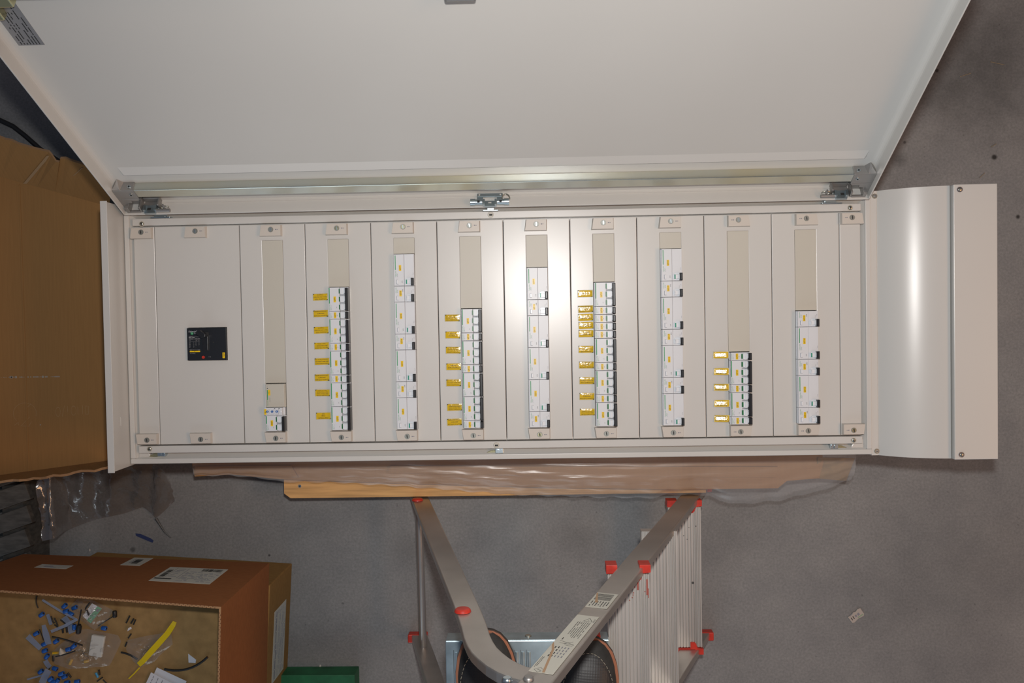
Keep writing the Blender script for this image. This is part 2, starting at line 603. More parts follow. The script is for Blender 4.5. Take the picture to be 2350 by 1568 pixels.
def lock_block(xc, side, parent, mirror):
    """beige plastic quarter-turn fastener at a plate end"""
    ya_, yb_ = (0.2215, 0.2475) if side > 0 else (-0.2475, -0.2225)
    hw = 0.0238
    m_ = MB()
    t = 0.0035
    if side > 0:
        poly = [(xc - hw - t, ya_), (xc + hw, ya_), (xc + hw, yb_), (xc - hw, yb_)]
    else:
        poly = [(xc - hw, ya_), (xc + hw, ya_), (xc + hw, yb_), (xc - hw - t, yb_)]
    if mirror:
        poly = [(2 * xc - a, c_) for a, c_ in poly][::-1]
    vs = [(a, c_, ZP) for a, c_ in poly]
    top = []
    for a, c_ in poly:
        hi = 0.010 if (c_ in (ya_, yb_)) else 0.006
        top.append((a + (0.0018 if a < xc else -0.0018), c_ + (0.0012 if c_ < (ya_ + yb_) / 2 else -0.0012), ZP + hi))
    m_.add(vs + top, [(0, 1, 5, 4), (1, 2, 6, 5), (2, 3, 7, 6), (3, 0, 4, 7), (4, 5, 6, 7), (3, 2, 1, 0)])
    sy = (ya_ + yb_) / 2 + 0.002 * side
    m_.box(xc + (0.010 if not mirror else -0.013), xc + (0.013 if not mirror else -0.010), sy - 0.001, sy + 0.001, ZP + 0.010, ZP + 0.0102, 1)
    m_.box(xc + (0.014 if not mirror else -0.016), xc + (0.016 if not mirror else -0.014), sy - 0.0008, sy + 0.0008, ZP + 0.010, ZP + 0.0102, 2)
    m_.build('lock_block', [LOCKP, GREYINK, GREYINK], parent, bevel=0.0008)
    s_ = MB()
    an = 0.25 * rnd.random()
    s_.disc(xc, sy, ZP + 0.0095, ZP + 0.0112, 0.0062, 20, r2=0.0056)
    s_.disc(xc, sy, ZP + 0.0112, ZP + 0.0116, 0.0044, 16, mi=2)
    c_, n_ = math.cos(an), math.sin(an)
    l_, h_ = 0.0008, 0.0040
    pts = [(-l_, -h_), (l_, -h_), (l_ * 1.6, 0), (l_, h_), (-l_, h_), (-l_ * 1.6, 0)]
    s_.prism([(xc + a * c_ - d_ * n_, sy + a * n_ + d_ * c_) for a, d_ in pts], ZP + 0.0112, ZP + 0.0119, 1)
    s_.build('lock_screw', [LOCKD, INK if (side < 0 or abs(xc - .77) > .7) else CHROME, LOCKD if rnd.random() < .7 else BRASSZ], parent)  # pale slot paints in a highlight on the upper middle locks


plates = []
for i in range(12):
    xa_, xb_ = EDGE[i] + GAP, EDGE[i + 1] - GAP
    xc = (EDGE[i] + EDGE[i + 1]) / 2
    b = MB()
    z0, z1 = ZP - 0.010, ZP
    holed = None
    if 2 <= i <= 10:
        holed = (xc - HW, xc + HW, WB, WT)
    elif i == 1:
        A, B2 = P(428.8, 752.8, ZP + .004), P(521.2, 826.7, ZP + .004)
        holed = (A.x, B2.x, B2.y, A.y)
    if holed:
        h0, h1, h2, h3 = holed
        o_ = [(xa_, -0.249), (xb_, -0.249), (xb_, 0.249), (xa_, 0.249)]
        n_ = [(h0, h2), (h1, h2), (h1, h3), (h0, h3)]
        vs = [(*p, z1) for p in o_] + [(*p, z1) for p in n_] + [(*p, z0) for p in o_] + [(*p, z0) for p in n_]
        fs = []
        for k in range(4):
            l = (k + 1) % 4
            fs += [(k, l, 4 + l, 4 + k), (8 + l, 8 + k, 12 + k, 12 + l), (8 + k, 8 + l, l, k), (4 + k, 4 + l, 12 + l, 12 + k)]
        b.add(vs, fs)
    else:
        b.box(xa_, xb_, -0.249, 0.249, z0, z1)
    pl = b.build('front_plate', ENAMEL, board, bevel=0.0012)
    plates.append(pl)
    # pressed step beside the window of the device plates
    for s in (1, -1):
        off = 0.0 if 0 < i < 11 else 0.0
        lock_block(xc if i not in (0, 11) else xc + (-0.002 if i == 0 else 0.002), s, pl, i > 8)

# ---- left end channel and right end covers
b = MB()
b.box(-0.0785, -0.0765, -0.2975, 0.2975, ZP - 0.12, ZP + 0.090)
b.box(-0.0785, -0.0635, -0.2975, 0.2975, ZP + 0.0885, ZP + 0.0905)
b.box(-0.0765, -0.0715, -0.2975, 0.2975, ZP - 0.12, ZP + 0.0885)
ec = b.build('end_channel', ENAMEL, board, bevel=0.0006)
b = MB()
b.box(-0.0718, -0.0705, -0.20, -0.18, ZP + 0.035, ZP + 0.04)
b.build('rivet', ENAMEL, ec)

b = MB()
prof = [(1.6155, ZP - 0.012), (1.6165, ZP - 0.008), (1.630, ZP - 0.008)]
for k in range(17):
    t = k / 16
    x = 1.632 + 0.1335 * t
    a = math.pi / 4 * (1 - t) + 0.02
    R_ = 0.1335 / (math.sin(math.pi / 4 + .02) - math.sin(.02))
    prof.append((1.7655 - R_ * (math.sin(a) - math.sin(.02)), ZP + 0.049 - R_ * (math.cos(.02) - math.cos(a))))
prof += [(1.7665, ZP + 0.047), (1.7665, ZP - 0.06), (1.6155, ZP - 0.06)]
n = len(prof)
for i in list(range(0, 3)) + list(range(19, n)):
    (xa1, za1), (xb1, zb1) = prof[i], prof[(i + 1) % n]
    b.add([(xa1, -0.2965, za1), (xa1, 0.2965, za1), (xb1, 0.2965, zb1), (xb1, -0.2965, zb1)], [(3, 2, 1, 0)])
arc = prof[3:20]
b.grid(lambda u, v: (arc[round(u * 16)][0], -0.2965 + 0.593 * v, arc[round(u * 16)][1]), 16, 1)
b.add([(x, -0.2965, z) for x, z in prof], [tuple(range(n))[::-1]])
b.add([(x, 0.2965, z) for x, z in prof], [tuple(range(n))])
cov = b.build('curved_end_cover', ENAMEL, board)
for px in ((2008, 450), (2013, 1036)):
    q = P(*px, ZP - 0.006)
    s = MB()
    s.disc(q.x, q.y, ZP - 0.009, ZP - 0.0055, 0.0062, 18, r2=0.0050)
    s.disc(q.x, q.y, ZP - 0.0055, ZP - 0.0050, 0.0030, 12, mi=1)
    s.box(q.x - 0.002, q.x + 0.002, q.y - 0.0005, q.y + 0.0005, ZP - 0.0052, ZP - 0.0047, 2)
    s.build('screw', [SCREWM, CHROME, INK], cov)
b = MB()
b.box(1.7685, 1.8615, -0.2975, 0.2975, ZP - 0.05, ZP + 0.060)
ep = b.build('end_plate', ENAMEL, board, bevel=0.0015)
for px in ((2203, 435), (2207, 1044)):
    q = P(*px, ZP + 0.061)
    s = MB()
    s.disc(q.x, q.y, ZP + 0.060, ZP + 0.0615, 0.0058, 18)
    s.dome(q.x, q.y, ZP + 0.0615, 0.0045, 0.0016, mi=1)
    s.box(q.x - 0.002, q.x + 0.002, q.y - 0.0005, q.y + 0.0005, ZP + 0.0628, ZP + 0.0636, 2)
    s.build('screw', [mat('dark_screw_%d' % px[0], (0.16, 0.15, 0.17), 0.3, 0.8), SCREWM, INK], ep)

# ---- latches, slots and corner blocks in the lower gutter
for (px, py, flip) in ((360, 1044, 1), (1133, 1037, 1), (1926, 1026, -1)):
    q = P(px, py, ZP - 0.006)
    s = MB()
    x, y = q.x, q.y
    s.prism([(x - 0.022 * flip, y - 0.004), (x - 0.005 * flip, y - 0.006), (x + 0.012 * flip, y - 0.004), (x + 0.012 * flip, y + 0.004),
             (x - 0.006 * flip, y + 0.003)][::flip], zi + 0.006, zi + 0.010, 1)
    s.box(*sorted((x + 0.004 * flip, x + 0.022 * flip)), y - 0.003, y + 0.008, zi, zi + 0.016)
    s.disc(x + 0.010 * flip, y + 0.002, zi + 0.016, zi + 0.019, 0.0042, 12)
    s.disc(x + 0.017 * flip, y + 0.004, zi + 0.016, zi + 0.018, 0.003, 10)
    s.build('gutter_latch', [CHROME, BRASSZ], board, bevel=0.0008)
for (px, py) in ((412, 1046), (1886, 1028), (396, 494), (1880, 461)):
    q = P(px, py, zi)
    s = MB()
    s.box(q.x - 0.009, q.x + 0.009, q.y - 0.0012, q.y + 0.0012, zi - 0.001, zi + 0.0004)
    s.build('drain_slot', INK, board)
for (x, sx) in ((X0 + w + 0.004, 1), (X1 - w - 0.004, -1)):
    for (y, sy) in ((YB + w + 0.002, 1),):
        s = MB()
        poly = [(x, y)] + [(x + sx * 0.028 * math.cos(a), y + sy * 0.020 * math.sin(a)) for a in [k * math.pi / 16 for k in range(9)]]
        if sx < 0:
            poly = poly[::-1]
        s.prism(poly, zi - 0.003, ZP - 0.006)
        s.build('corner_block', ENAMEL, board, bevel=0.002)

# ------------------------------------------------------------------ raised door (s runs up the door, n out of its inner face)
TH = 0.4962
DY0, DZ0, DXL, DXR, DSK = 0.27375, ZP + 0.02, -0.0593, 1.6041, -0.0274
sT, cT = math.sin(TH), math.cos(TH)


def D(x, s, n):
    return (x + DSK * s, DY0 + s * sT - n * cT, DZ0 + s * cT + n * sT)


DN, DL = -0.037, 0.611
b = MB(D)
t = 0.003
b.box(DXL, DXR, 0, DL, DN - 0.002, DN)
b.box(DXL, DXL + t, 0, DL, DN, 0)
b.box(DXR - t, DXR, 0, DL, DN, 0)
b.box(DXL + t, DXR - t, 0, t, DN, 0)
b.box(DXL + t, DXR - t, DL - t, DL, DN, 0)
door = b.build('door', ENAMEL, board, bevel=0.0008)
# soft fillets where the side folds meet the face
for sx, xe in ((1, DXL + t), (-1, DXR - t)):
    b = MB(D)
    for k in range(5):
        a0, a1 = k * math.pi / 10, (k + 1) * math.pi / 10
        r = 0.012
        g = lambda a: (xe + sx * r * (1 - math.sin(a)), DN + r * (1 - math.cos(a)))
        p0, p1 = g(a0), g(a1)
        b.add([(p0[0], t, p0[1]), (p1[0], t, p1[1]), (p1[0], DL - t, p1[1]), (p0[0], DL - t, p0[1])], [(0, 1, 2, 3)], 0, True)
    b.build('fold_fillet', ENAMEL, door)
# pressed ridge along the hinge side
b = MB(D)
x0, x1, s0, s1, h = DXL + 0.035, DXR - 0.03, 0.100, 0.124, 0.0052
b.add([(x0, s0, DN), (x1, s0, DN), (x1, s1, DN), (x0, s1, DN), (x0 + .006, s0 + .003, DN + h), (x1 - .006, s0 + .003, DN + h)],
      [(0, 1, 5, 4), (1, 2, 5), (5, 2, 3, 4), (3, 0, 4)])
b.build('pressed_ridge', ENAMEL, door)
b = MB(D)
b.box(-0.025, 1.570, 0.0455, 0.0705, DN, -0.0155)
b.build('stiffening_bar', ZINC, door, bevel=0.0012)
# step of the hinge-side fold
b = MB(D)
b.box(DXL + 0.03, DXR - 0.03, t, t + 0.002, DN, DN + 0.008)
b.build('fold_step', ENAMEL, door)


def hinge(xe, sx):
    """cast bracket at one end of the bar with its hinge links; sx = direction into the door"""
    X = lambda d: xe + sx * d

    def bx(m_, d0, d1, *r, mi=0):
        m_.box(*sorted((X(d0), X(d1))), *r, mi)

    def pl(m_, poly, n0, n1, mi=0):
        """plate parallel to the door face, outline in (d, s)"""
        q_ = [(X(d_), s_) for d_, s_ in poly]
        if sx < 0:
            q_ = q_[::-1]
        m_.prism(q_, n0, n1, mi)
    m_ = MB(D)
    bx(m_, 0.000, 0.047, 0.0425, 0.0730, DN, -0.0135)
    pl(m_, [(0.000, 0.000), (0.010, 0.000), (0.016, 0.026), (0.026, 0.026), (0.026, 0.034), (0.043, 0.034), (0.047, 0.0425), (0.000, 0.0425)], -0.0160, -0.0135)
    m_.build('hinge_bracket', CAST, door, bevel=0.001)
    m_ = MB(D)
    m_.add([(X(0.000), 0.073, DN), (X(0.012), 0.084, DN), (X(0.022), 0.073, DN), (X(0.000), 0.073, -0.016), (X(0.010), 0.082, -0.026), (X(0.018), 0.073, -0.014)],
           [(0, 1, 2), (3, 5, 4), (0, 3, 4, 1), (1, 4, 5, 2), (2, 5, 3, 0)])
    m_.build('bracket_gusset', CAST, door)
    m2 = MB(lambda a, c_, e: D(X(0.037) + a, 0.058 + c_, -0.0135 + e))
    m2.disc(0, 0, 0, 0.0018, 0.0038, 12)
    m2.disc(0, 0, 0.0018, 0.0022, 0.0022, 8, mi=1)
    m2.build('bracket_screw', [CHROME, INK], door)
    m2 = MB(lambda a, c_, e: D(X(0.037) + a, 0.073 + e, -0.024 + c_))
    m2.disc(0, 0, 0, 0.0018, 0.0038, 12)
    m2.disc(0, 0, 0.0018, 0.0022, 0.0022, 8, mi=1)
    m2.build('bracket_screw', [CHROME, INK], door)
    # open pocket standing on the fold
    m_ = MB(D)
    bx(m_, 0.006, 0.014, 0.003, 0.020, -0.034, -0.004)
    bx(m_, 0.014, 0.040, 0.003, 0.022, -0.034, -0.028)
    bx(m_, 0.037, 0.041, 0.003, 0.022, -0.028, -0.005)
    bx(m_, 0.014, 0.037, 0.003, 0.008, -0.009, -0.004)
    m_.build('hinge_pocket', CAST, door, bevel=0.001)
    m_ = MB(D)
    bx(m_, 0.041, 0.080, 0.003, 0.020, -0.0365, -0.032)
    bx(m_, 0.076, 0.080, 0.003, 0.019, -0.032, -0.014)
    bx(m_, 0.041, 0.076, 0.003, 0.006, -0.032, -0.020)
    m_.build('hinge_arm', CAST, door, bevel=0.0015)
    m_ = MB(D)
    bx(m_, 0.047, 0.072, 0.003, 0.009, -0.020, 0.001)
    bx(m_, 0.052, 0.060, 0.009, 0.0095, -0.013, -0.007, mi=1)
    bx(m_, 0.044, 0.050, 0.003, 0.014, -0.018, -0.004)
    bx(m_, 0.069, 0.074, 0.003, 0.014, -0.018, -0.004)
    m_.build('hinge_link', [CHROME, INK], door, bevel=0.0008)
    m_ = MB()
    m_.tube([Vector(D(X(0.073), 0.008, -0.006)), Vector(D(X(0.104), 0.008, -0.006))], 0.0042, 10)
    m_.tube([Vector(D(X(0.092), 0.008, -0.010)), Vector(D(X(0.092), 0.022, -0.012))], 0.0020, 8)
    m_.build('hinge_pin', CAST, door)
    m_ = MB()
    pts_ = [Vector(D(X(0.092 + 0.010 * math.cos(a)), 0.012 + 0.005 * math.sin(a), -0.012)) for a in [k * math.pi / 8 for k in range(13)]]
    m_.tube(pts_, 0.0013, 6)
    m_.build('spring_clip', SCREWM, door)
    # fixed half on the frame
    m_ = MB()
    fx = xe + sx * 0.072
    m_.box(fx - 0.022, fx + 0.022, 0.2685, 0.2715, zi, ZP + 0.004)
    m_.box(fx - 0.016, fx + 0.010, 0.2715, 0.279, zi, ZP - 0.001)
    m_.disc(fx + sx * 0.012, 0.2755, ZP - 0.001, ZP + 0.002, 0.003, 10)
    m_.build('hinge_base', CHROME, board, bevel=0.0008)


hinge(DXL + t, 1)
hinge(DXR - t, -1)

# latch in the middle of the hinge side
xm = P(1124.5, 465, ZP + 0.02).x
b = MB(D)
b.box(xm - 0.029, xm + 0.029, 0.006, 0.009, -0.0335, -0.0235)
b.box(xm - 0.029, xm - 0.0155, 0.006, 0.009, -0.0235, -0.012)
b.box(xm + 0.0155, xm + 0.029, 0.006, 0.009, -0.0235, -0.012)
b.build('latch_yoke', CHROME, door, bevel=0.0012)
for sx in (-1, 1):
    b = MB(lambda a, c_, e: D(xm + sx * 0.0235 + a, 0.009 + e, -0.029 + c_))
    b.disc(0, 0, 0, 0.0003, 0.002, 10)
    b.build('yoke_hole', ENAMEL, door)
b = MB(D)
b.box(xm - 0.0110, xm + 0.0110, 0.003, 0.008, -0.0130, 0.0015)
b.box(xm - 0.0035, xm + 0.0035, 0.008, 0.0083, -0.0095, -0.0065, 1)
b.box(xm - 0.0150, xm - 0.0110, 0.003, 0.013, -0.0150, 0.0)
b.box(xm + 0.0110, xm + 0.0150, 0.003, 0.013, -0.0150, 0.0)
b.build('latch_tongue', [CHROME, ENAMEL], door, bevel=0.0008)
for sx in (-1, 1):
    b = MB()
    b.tube([Vector(D(xm + sx * 0.0165, 0.0095, -0.0085)), Vector(D(xm + sx * 0.034, 0.0095, -0.0085))], 0.0066, 12)
    b.tube([Vector(D(xm + sx * 0.0325, 0.0095, -0.0085)), Vector(D(xm + sx * 0.0430, 0.0095, -0.0085))], 0.0080, 12)
    b.build('latch_barrel', CHROME, door)
    b = MB(D)
    b.box(xm + sx * 0.0245 - 0.0028, xm + sx * 0.0245 + 0.0028, 0.0155, 0.0165, -0.0085, -0.0035)
    b.build('barrel_slot', INK, door)
b = MB()
pts = [Vector(D(xm + 0.036 + 0.009 * math.cos(a), 0.0150 + 0.002 * math.sin(a), -0.012 - 0.012 * math.sin(a))) for a in [k * math.pi / 10 for k in range(11)]]
b.tube(pts, 0.0013, 6)
b.build('pull_ring', SCREWM, door)
b = MB()
b.box(xm - 0.0175, xm + 0.0175, 0.2685, 0.2715, zi, ZP + 0.003)
b.box(xm - 0.008, xm + 0.008, 0.2715, 0.280, zi, ZP - 0.002)
b.build('hinge_base', CHROME, board, bevel=0.0008)


def on_door(px, py, n=DN):
    """door coordinates (x, s) of a pixel on the plane n = const"""
    d = _M @ Vector(((px - IW / 2) / FPX, -(py - IH / 2) / FPX, -1.0))
    nv = Vector((0, -cT, sT))
    p0 = Vector(D(0, 0, n))
    tt = (p0 - CAM_LOC).dot(nv) / d.dot(nv)
    q = CAM_LOC + d * tt
    s_ = (q - p0).dot(Vector((0, sT, cT)))
    return q.x - DSK * s_, s_


# data sticker on the inside of the door, with its rows of small print
cs = [on_door(*c) for c in ((34, 3), (101, 102), (40, 105), (-27, 5))]
xs = sorted(c[0] for c in cs)
ss = sorted(c[1] for c in cs)
sx0, sx1, ss0, ss1 = (xs[0] + xs[1]) / 2, (xs[2] + xs[3]) / 2, (ss[0] + ss[1]) / 2, (ss[2] + ss[3]) / 2
b = MB(D)
b.box(sx0, sx1, ss0, ss1, DN, DN + 0.0005)
W_, H_ = sx1 - sx0, ss1 - ss0
for r in range(7):
    xx = sx1 - W_ * (0.16 + 0.115 * r)
    s_ = ss0 + 0.02 * H_
    while s_ < ss1 - 0.06 * H_:
        ln = H_ * rnd.choice((0.04, 0.07, 0.12, 0.2))
        if rnd.random() < 0.72:
            b.box(xx - W_ * 0.018, xx + W_ * 0.018, s_, min(s_ + ln, ss1 - 0.03 * H_), DN + 0.0005, DN + 0.0007, 1)
        s_ += ln + H_ * rnd.choice((0.02, 0.03, 0.09))
b.build('data_sticker', [SILVER, INK], door)
# rivet on the left fold, locks near the free edge
q = on_door(166, 308)
b = MB(D)
b.box(q[0] - 0.004, q[0] - 0.0015, q[1] - 0.003, q[1] + 0.003, DN, DN + 0.006)
b.box(q[0] + 0.0005, q[0] + 0.003, q[1] - 0.004, q[1] + 0.001, DN, DN + 0.005)
b.build('ground_stud', SCREWM, door)
q = on_door(4, 24, 0.0)
b = MB(D)
qa, qb = on_door(33, 18, -0.014), on_door(12, 48, -0.02)
b.box(qa[0] - 0.045, qa[0], qa[1], DL - t, DN, -0.014)
b.box(qb[0] - 0.03, qb[0], qb[1], qa[1], DN, -0.020)
b.build('lock_bar_end', BRASSZ, door, bevel=0.002)
q = on_door(1057, 2, -0.01)
b = MB(D)
b.box(q[0] - 0.026, q[0] + 0.026, q[1] - 0.002, DL - t, DN, -0.008)
b.build('lock_case', CAST, door, bevel=0.003)

# ------------------------------------------------------------------ devices in the windows
ZF = 0.012          # nose height above the plates


def logo(m_, u, v, size, mi, mi2):
    m_.text('Schneider', u, v, ZF + 0.0002, size, math.pi / 2, mi)
    m_.text('Electric', u + size * 0.78, v - size * 0.55, ZF + 0.0002, size * 0.62, math.pi / 2, mi2)


def mcb(poles):
    L = 0.018 * poles
    g = 0.00035
    bd = MB()
    bd.box(0.0, 0.0455, g, L - g, -0.045, 0.003)
    bd.cbox(0.0015, 0.0262, g, L - g, 0.003, ZF, 0.0007)
    for k in range(poles):
        bd.cbox(0.0265, 0.0400, 0.018 * k + g, 0.018 * (k + 1) - g, 0.003, 0.0095, 0.001)
    bd.box(0.0438, 0.0455, g, L - g, 0.003, 0.006)
    if poles > 1:
        bd.box(0.0022, 0.0040, 0.0175, L - 0.0012, ZF, ZF + 0.0002, 1)
        logo(bd, 0.0036, 0.0088, 0.0036, 1, 2)
    else:
        logo(bd, 0.0036, 0.0086, 0.0034, 1, 2)
    bd.text('C60N', 0.0078, 0.0045, ZF + 0.0002, 0.0019, math.pi / 2, 3)
    bd.text('C 16', 0.0078, 0.0115, ZF + 0.0002, 0.0022, math.pi / 2, 3)
    bd.text('A9F', 0.0192 if poles > 1 else 0.0200, 0.0085, ZF + 0.0002, 0.0020, math.pi / 2, 4)
    tg = MB()
    tg.box(0.0248, 0.0276, 0.0038, 0.0142, 0.006, ZF + 0.0010, 1)
    tg.box(0.0276, 0.0281, 0.0038, 0.0142, 0.006, ZF + 0.0008, 2)
    # white paddle with a rounded lower side
    poly = [(0.0281, 0.0030)] + [(0.0335 + 0.0058 * math.sin(a), 0.0068 - 0.0058 * math.cos(a) * 0.9) for a in [k * math.pi / 14 for k in range(0, 8)]] \
        + [(0.0393, 0.0150), (0.0281, 0.0150)]
    tg.prism(poly, 0.006, 0.0155, 0)
    tg.box(0.0325, 0.0345, 0.0035, 0.0145, 0.0155, 0.0175, 0)
    bar = MB()
    if poles > 1:
        bar.cbox(0.0400, 0.0465, 0.0012, L - 0.0022, 0.004, 0.0215, 0.0015)
        bar.box(0.0388, 0.0400, 0.0012, L - 0.0040, 0.006, 0.0155)
    else:
        bar.cbox(0.0396, 0.0463, 0.0014, 0.0162, 0.004, 0.0215, 0.0015)
    return dict(body=bd.mesh('breaker_body', [WHITEP, GREEN, GREENL, GREYINK, INK]),
                toggle=tg.mesh('breaker_toggle', [TOGW, GREENW, GREENL]),
                bar=bar.mesh('breaker_handle', BLACKP), poles=poles, L=L)


def rcd(mods):
    L = 0.018 * mods
    g = 0.00035
    bd = MB()
    bd.box(0.0, 0.0465, g, L - g, -0.045, 0.003)
    bd.cbox(0.0010, 0.0240, g, L - g, 0.003, ZF, 0.0006)
    bd.cbox(0.0243, 0.0465, g, L - g, 0.003, ZF - 0.001, 0.0006)
    if mods > 2:
        bd.box(0.0038, 0.0054, 0.0365, L - 0.0030, ZF, ZF + 0.0002, 1)
        logo(bd, 0.0050, 0.0275, 0.0036, 1, 2)
        bd.text('iID 40A', 0.0090, 0.0240, ZF + 0.0002, 0.0022, math.pi / 2, 3)
        bd.text('A9R', 0.0195, 0.0095, ZF + 0.0002, 0.0030, math.pi / 2, 4)
        bd.text('30mA', 0.0440, 0.0270, ZF - 0.0008, 0.0022, math.pi / 2, 3)
    else:
        logo(bd, 0.0050, 0.0265, 0.0034, 1, 2)
        bd.text('iID 25A', 0.0090, 0.0240, ZF + 0.0002, 0.0022, math.pi / 2, 3)
        bd.text('A9R', 0.0205, 0.0260, ZF + 0.0002, 0.0032, math.pi / 2, 4)
        bd.text('30mA', 0.0400, 0.0230, ZF - 0.0008, 0.0022, math.pi / 2, 3)
        bd.text('0,03A', 0.0435, 0.0260, ZF - 0.0008, 0.0022, math.pi / 2, 3)
    tb = MB()
    tb.box(0.0062, 0.0108, 0.0042, 0.0142, ZF - 0.001, ZF + 0.0002, 1)
    tb.cbox(0.0068, 0.0108, 0.0047, 0.0140, ZF, ZF + 0.0016, 0.0006, 0)
    tg = MB()
    tg.disc(0.0350, 0.0092, ZF - 0.002, ZF + 0.0004, 0.0086, 24)
    tg.cbox(0.0283, 0.0408, 0.0042, 0.0142, ZF, ZF + 0.0045, 0.0008, 0)
    if mods > 2:
        tg.box(0.0285, 0.0312, 0.0044, 0.0140, ZF + 0.004, ZF + 0.0047, 1)
    else:
        tg.text('O-OFF', 0.0300, 0.0092, ZF + 0.0047, 0.0020, math.pi / 2, 2)
    bar = MB()
    bar.cbox(0.0402, 0.0462, 0.0010, 0.0175, ZF - 0.003, 0.0225, 0.0016)
    return dict(body=bd.mesh('rcd_body', [WHITEP, GREEN, GREENL, GREYINK, INK]),
                toggle=tg.mesh('rcd_toggle', [TOGW, TEALW, GREYINK]),
                bar=bar.mesh('rcd_handle', BLACKP), button=tb.mesh('rcd_test_button', [TOGW, GREYINK]), poles=mods, L=L)


K = {'3': mcb(3), '2': mcb(2), '1': mcb(1), 'R4': rcd(4), 'R2': rcd(2)}
WORDS = {'3': 'three-pole breaker', '2': 'two-pole breaker', '1': 'single-pole breaker', 'R4': 'wide residual current device', 'R2': 'narrow residual current device'}
ORD = ['first', 'second', 'third', 'fourth', 'fifth', 'sixth', 'seventh', 'eighth', 'ninth', 'tenth', 'eleventh']


def child(name, me, parent, loc=(0, 0, 0)):
    o = bpy.data.objects.new(name, me)
    place(o, Vector(loc), parent, True)
    return o


def device(kind, x, y, text, label, group):
    k = K[kind]
    is_r = kind[0] == 'R'
    r = thing('residual_current_device' if is_r else 'circuit_breaker', (x, y, ZP), label,
              'switch' if is_r else 'breaker', group)
    child('body', k['body'], r)
    if is_r:
        child('toggle', k['toggle'], r)
        child('test_button', k['button'], r)
    else:
        for p in range(k['poles']):
            child('toggle', k['toggle'], r, (0, 0.018 * p, 0))
    child('handle', k['bar'], r)
    L = k['L']
    cu = 0.0152
    cv = {'3': 0.0265, '2': 0.0185, '1': 0.0088, 'R4': 0.0405, 'R2': 0.0195}[kind]
    t_ = MB()
    t_.box(cu - 0.0027, cu + 0.0027, cv - 0.0066, cv + 0.0066, ZF, ZF + 0.0004)
    t_.text(text, cu, cv, ZF + 0.00055, 0.0048, math.pi / 2, 1, width=0.0115)
    t_.build('name_tag', [TAGY, INK], r, local=True)
    return r


COLS = {3: (list('31313133'), ['QF%d' % k for k in range(8, 0, -1)]),
        4: (['R4', 'R2', 'R4', 'R2', 'R4', 'R2', 'R4'], ['QD%d' % k for k in range(7, 0, -1)]),
        5: (list('3131331'), ['QF%d' % k for k in range(15, 8, -1)]),
        6: (['R4', 'R2', 'R4', 'R4', 'R4', 'R2'], ['QD%d' % k for k in range(13, 7, -1)]),
        7: (list('3111131313'), ['QF%d' % k for k in range(25, 15, -1)]),
        8: (['R4', 'R2', 'R4', 'R2', 'R4', 'R2', 'R4'], ['QD%d' % k for k in range(20, 13, -1)]),
        9: (list('13131'), ['QF%d' % k for k in range(30, 25, -1)]),
        10: (['R2', 'R4', 'R2', 'R4', 'R2'], ['QD%d' % k for k in range(25, 20, -1)])}
YROW = WB + 0.0006
for col, (kinds, tags) in COLS.items():
    xc = (EDGE[col] + EDGE[col + 1]) / 2
    tot = sum(K[k]['L'] for k in kinds)
    y = YROW + tot
    ytop = y
    for i, (k, tg_) in enumerate(zip(kinds, tags)):
        y -= K[k]['L']
        pos = 'topmost' if i == 0 else ('lowest' if i == len(kinds) - 1 else ORD[i] + ' from top')
        device(k, xc - (0.0232 if k[0] == 'R' else 0.0226), y, tg_, 'white %s tagged %s, %s, %s device column from left' % (WORDS[k], tg_, pos, ORD[col - 2]),
               'devices in the %s column' % ORD[col - 2])
    b = MB()
    b.box(xc - HW + 0.0001, xc + HW - 0.0001, ytop + 0.0012, WT - 0.0001, ZP - 0.006, ZP + 0.0006)
    b.build('blanking_strip', BEIGE, plates[col], bevel=0.0003)

# second plate: blanking strip, beige transformer, timer relay, two-pole breaker
xc = (EDGE[2] + EDGE[3]) / 2
device('2', xc - 0.0226, YROW, '2QF', 'white two-pole breaker tagged 2QF at the foot of the first device column', None)
y = YROW + 0.036
r = thing('timer_relay', (xc - 0.0226, y, ZP), 'narrow white timer relay with three blue dials above a two-pole breaker', 'relay')
b = MB()
b.box(0.0, 0.0440, 0.0003, 0.0177, -0.045, 0.004)
b.cbox(-0.0010, 0.0400, 0.0003, 0.0177, 0.004, ZF + 0.002, 0.0006)
for k in range(3):
    u = 0.0058 + 0.0108 * k
    b.box(u - 0.0045, u + 0.0045, 0.0030, 0.0034, ZF + 0.002, ZF + 0.0022, 1)
    b.box(u + 0.0044, u + 0.0048, 0.0030, 0.0150, ZF + 0.002, ZF + 0.0022, 1)
for u in (0.0230, 0.0330):
    b.box(u - 0.0012, u + 0.0012, 0.0152, 0.0166, ZF + 0.002, ZF + 0.0022, 2)
b.build('body', [WHITEP, GREYINK, INK], r, local=True)
for k in range(3):
    b = MB()
    b.disc(0.0063 + 0.0108 * k, 0.0092, ZF + 0.002, ZF + 0.0034, 0.0028, 16)
    b.box(0.0063 + 0.0108 * k - 0.0004, 0.0063 + 0.0108 * k + 0.0004, 0.0072, 0.0112, ZF + 0.0034, ZF + 0.0037, 1)
    b.build('dial', [KBLUE, WHITEP], r, local=True)
b = MB()
b.dome(0.0370, 0.0092, ZF + 0.002, 0.0030, 0.0014)
b.build('indicator_lamp', TOGW, r, local=True)
b = MB()
b.box(-0.0008, 0.0040, 0.0022, 0.0150, ZF + 0.002, ZF + 0.0024)
b.text('K1', 0.0016, 0.0086, ZF + 0.0026, 0.0042, math.pi / 2, 1)
b.build('name_tag', [TAGY, INK], r, local=True)
y += 0.018
r = thing('bell_transformer', (xc - 0.0226, y, ZP), 'plain beige transformer block with green stripe below the longest blanking strip', 'transformer')
b = MB()
b.box(0.0, 0.0455, 0.0005, 0.0532, -0.045, 0.003)
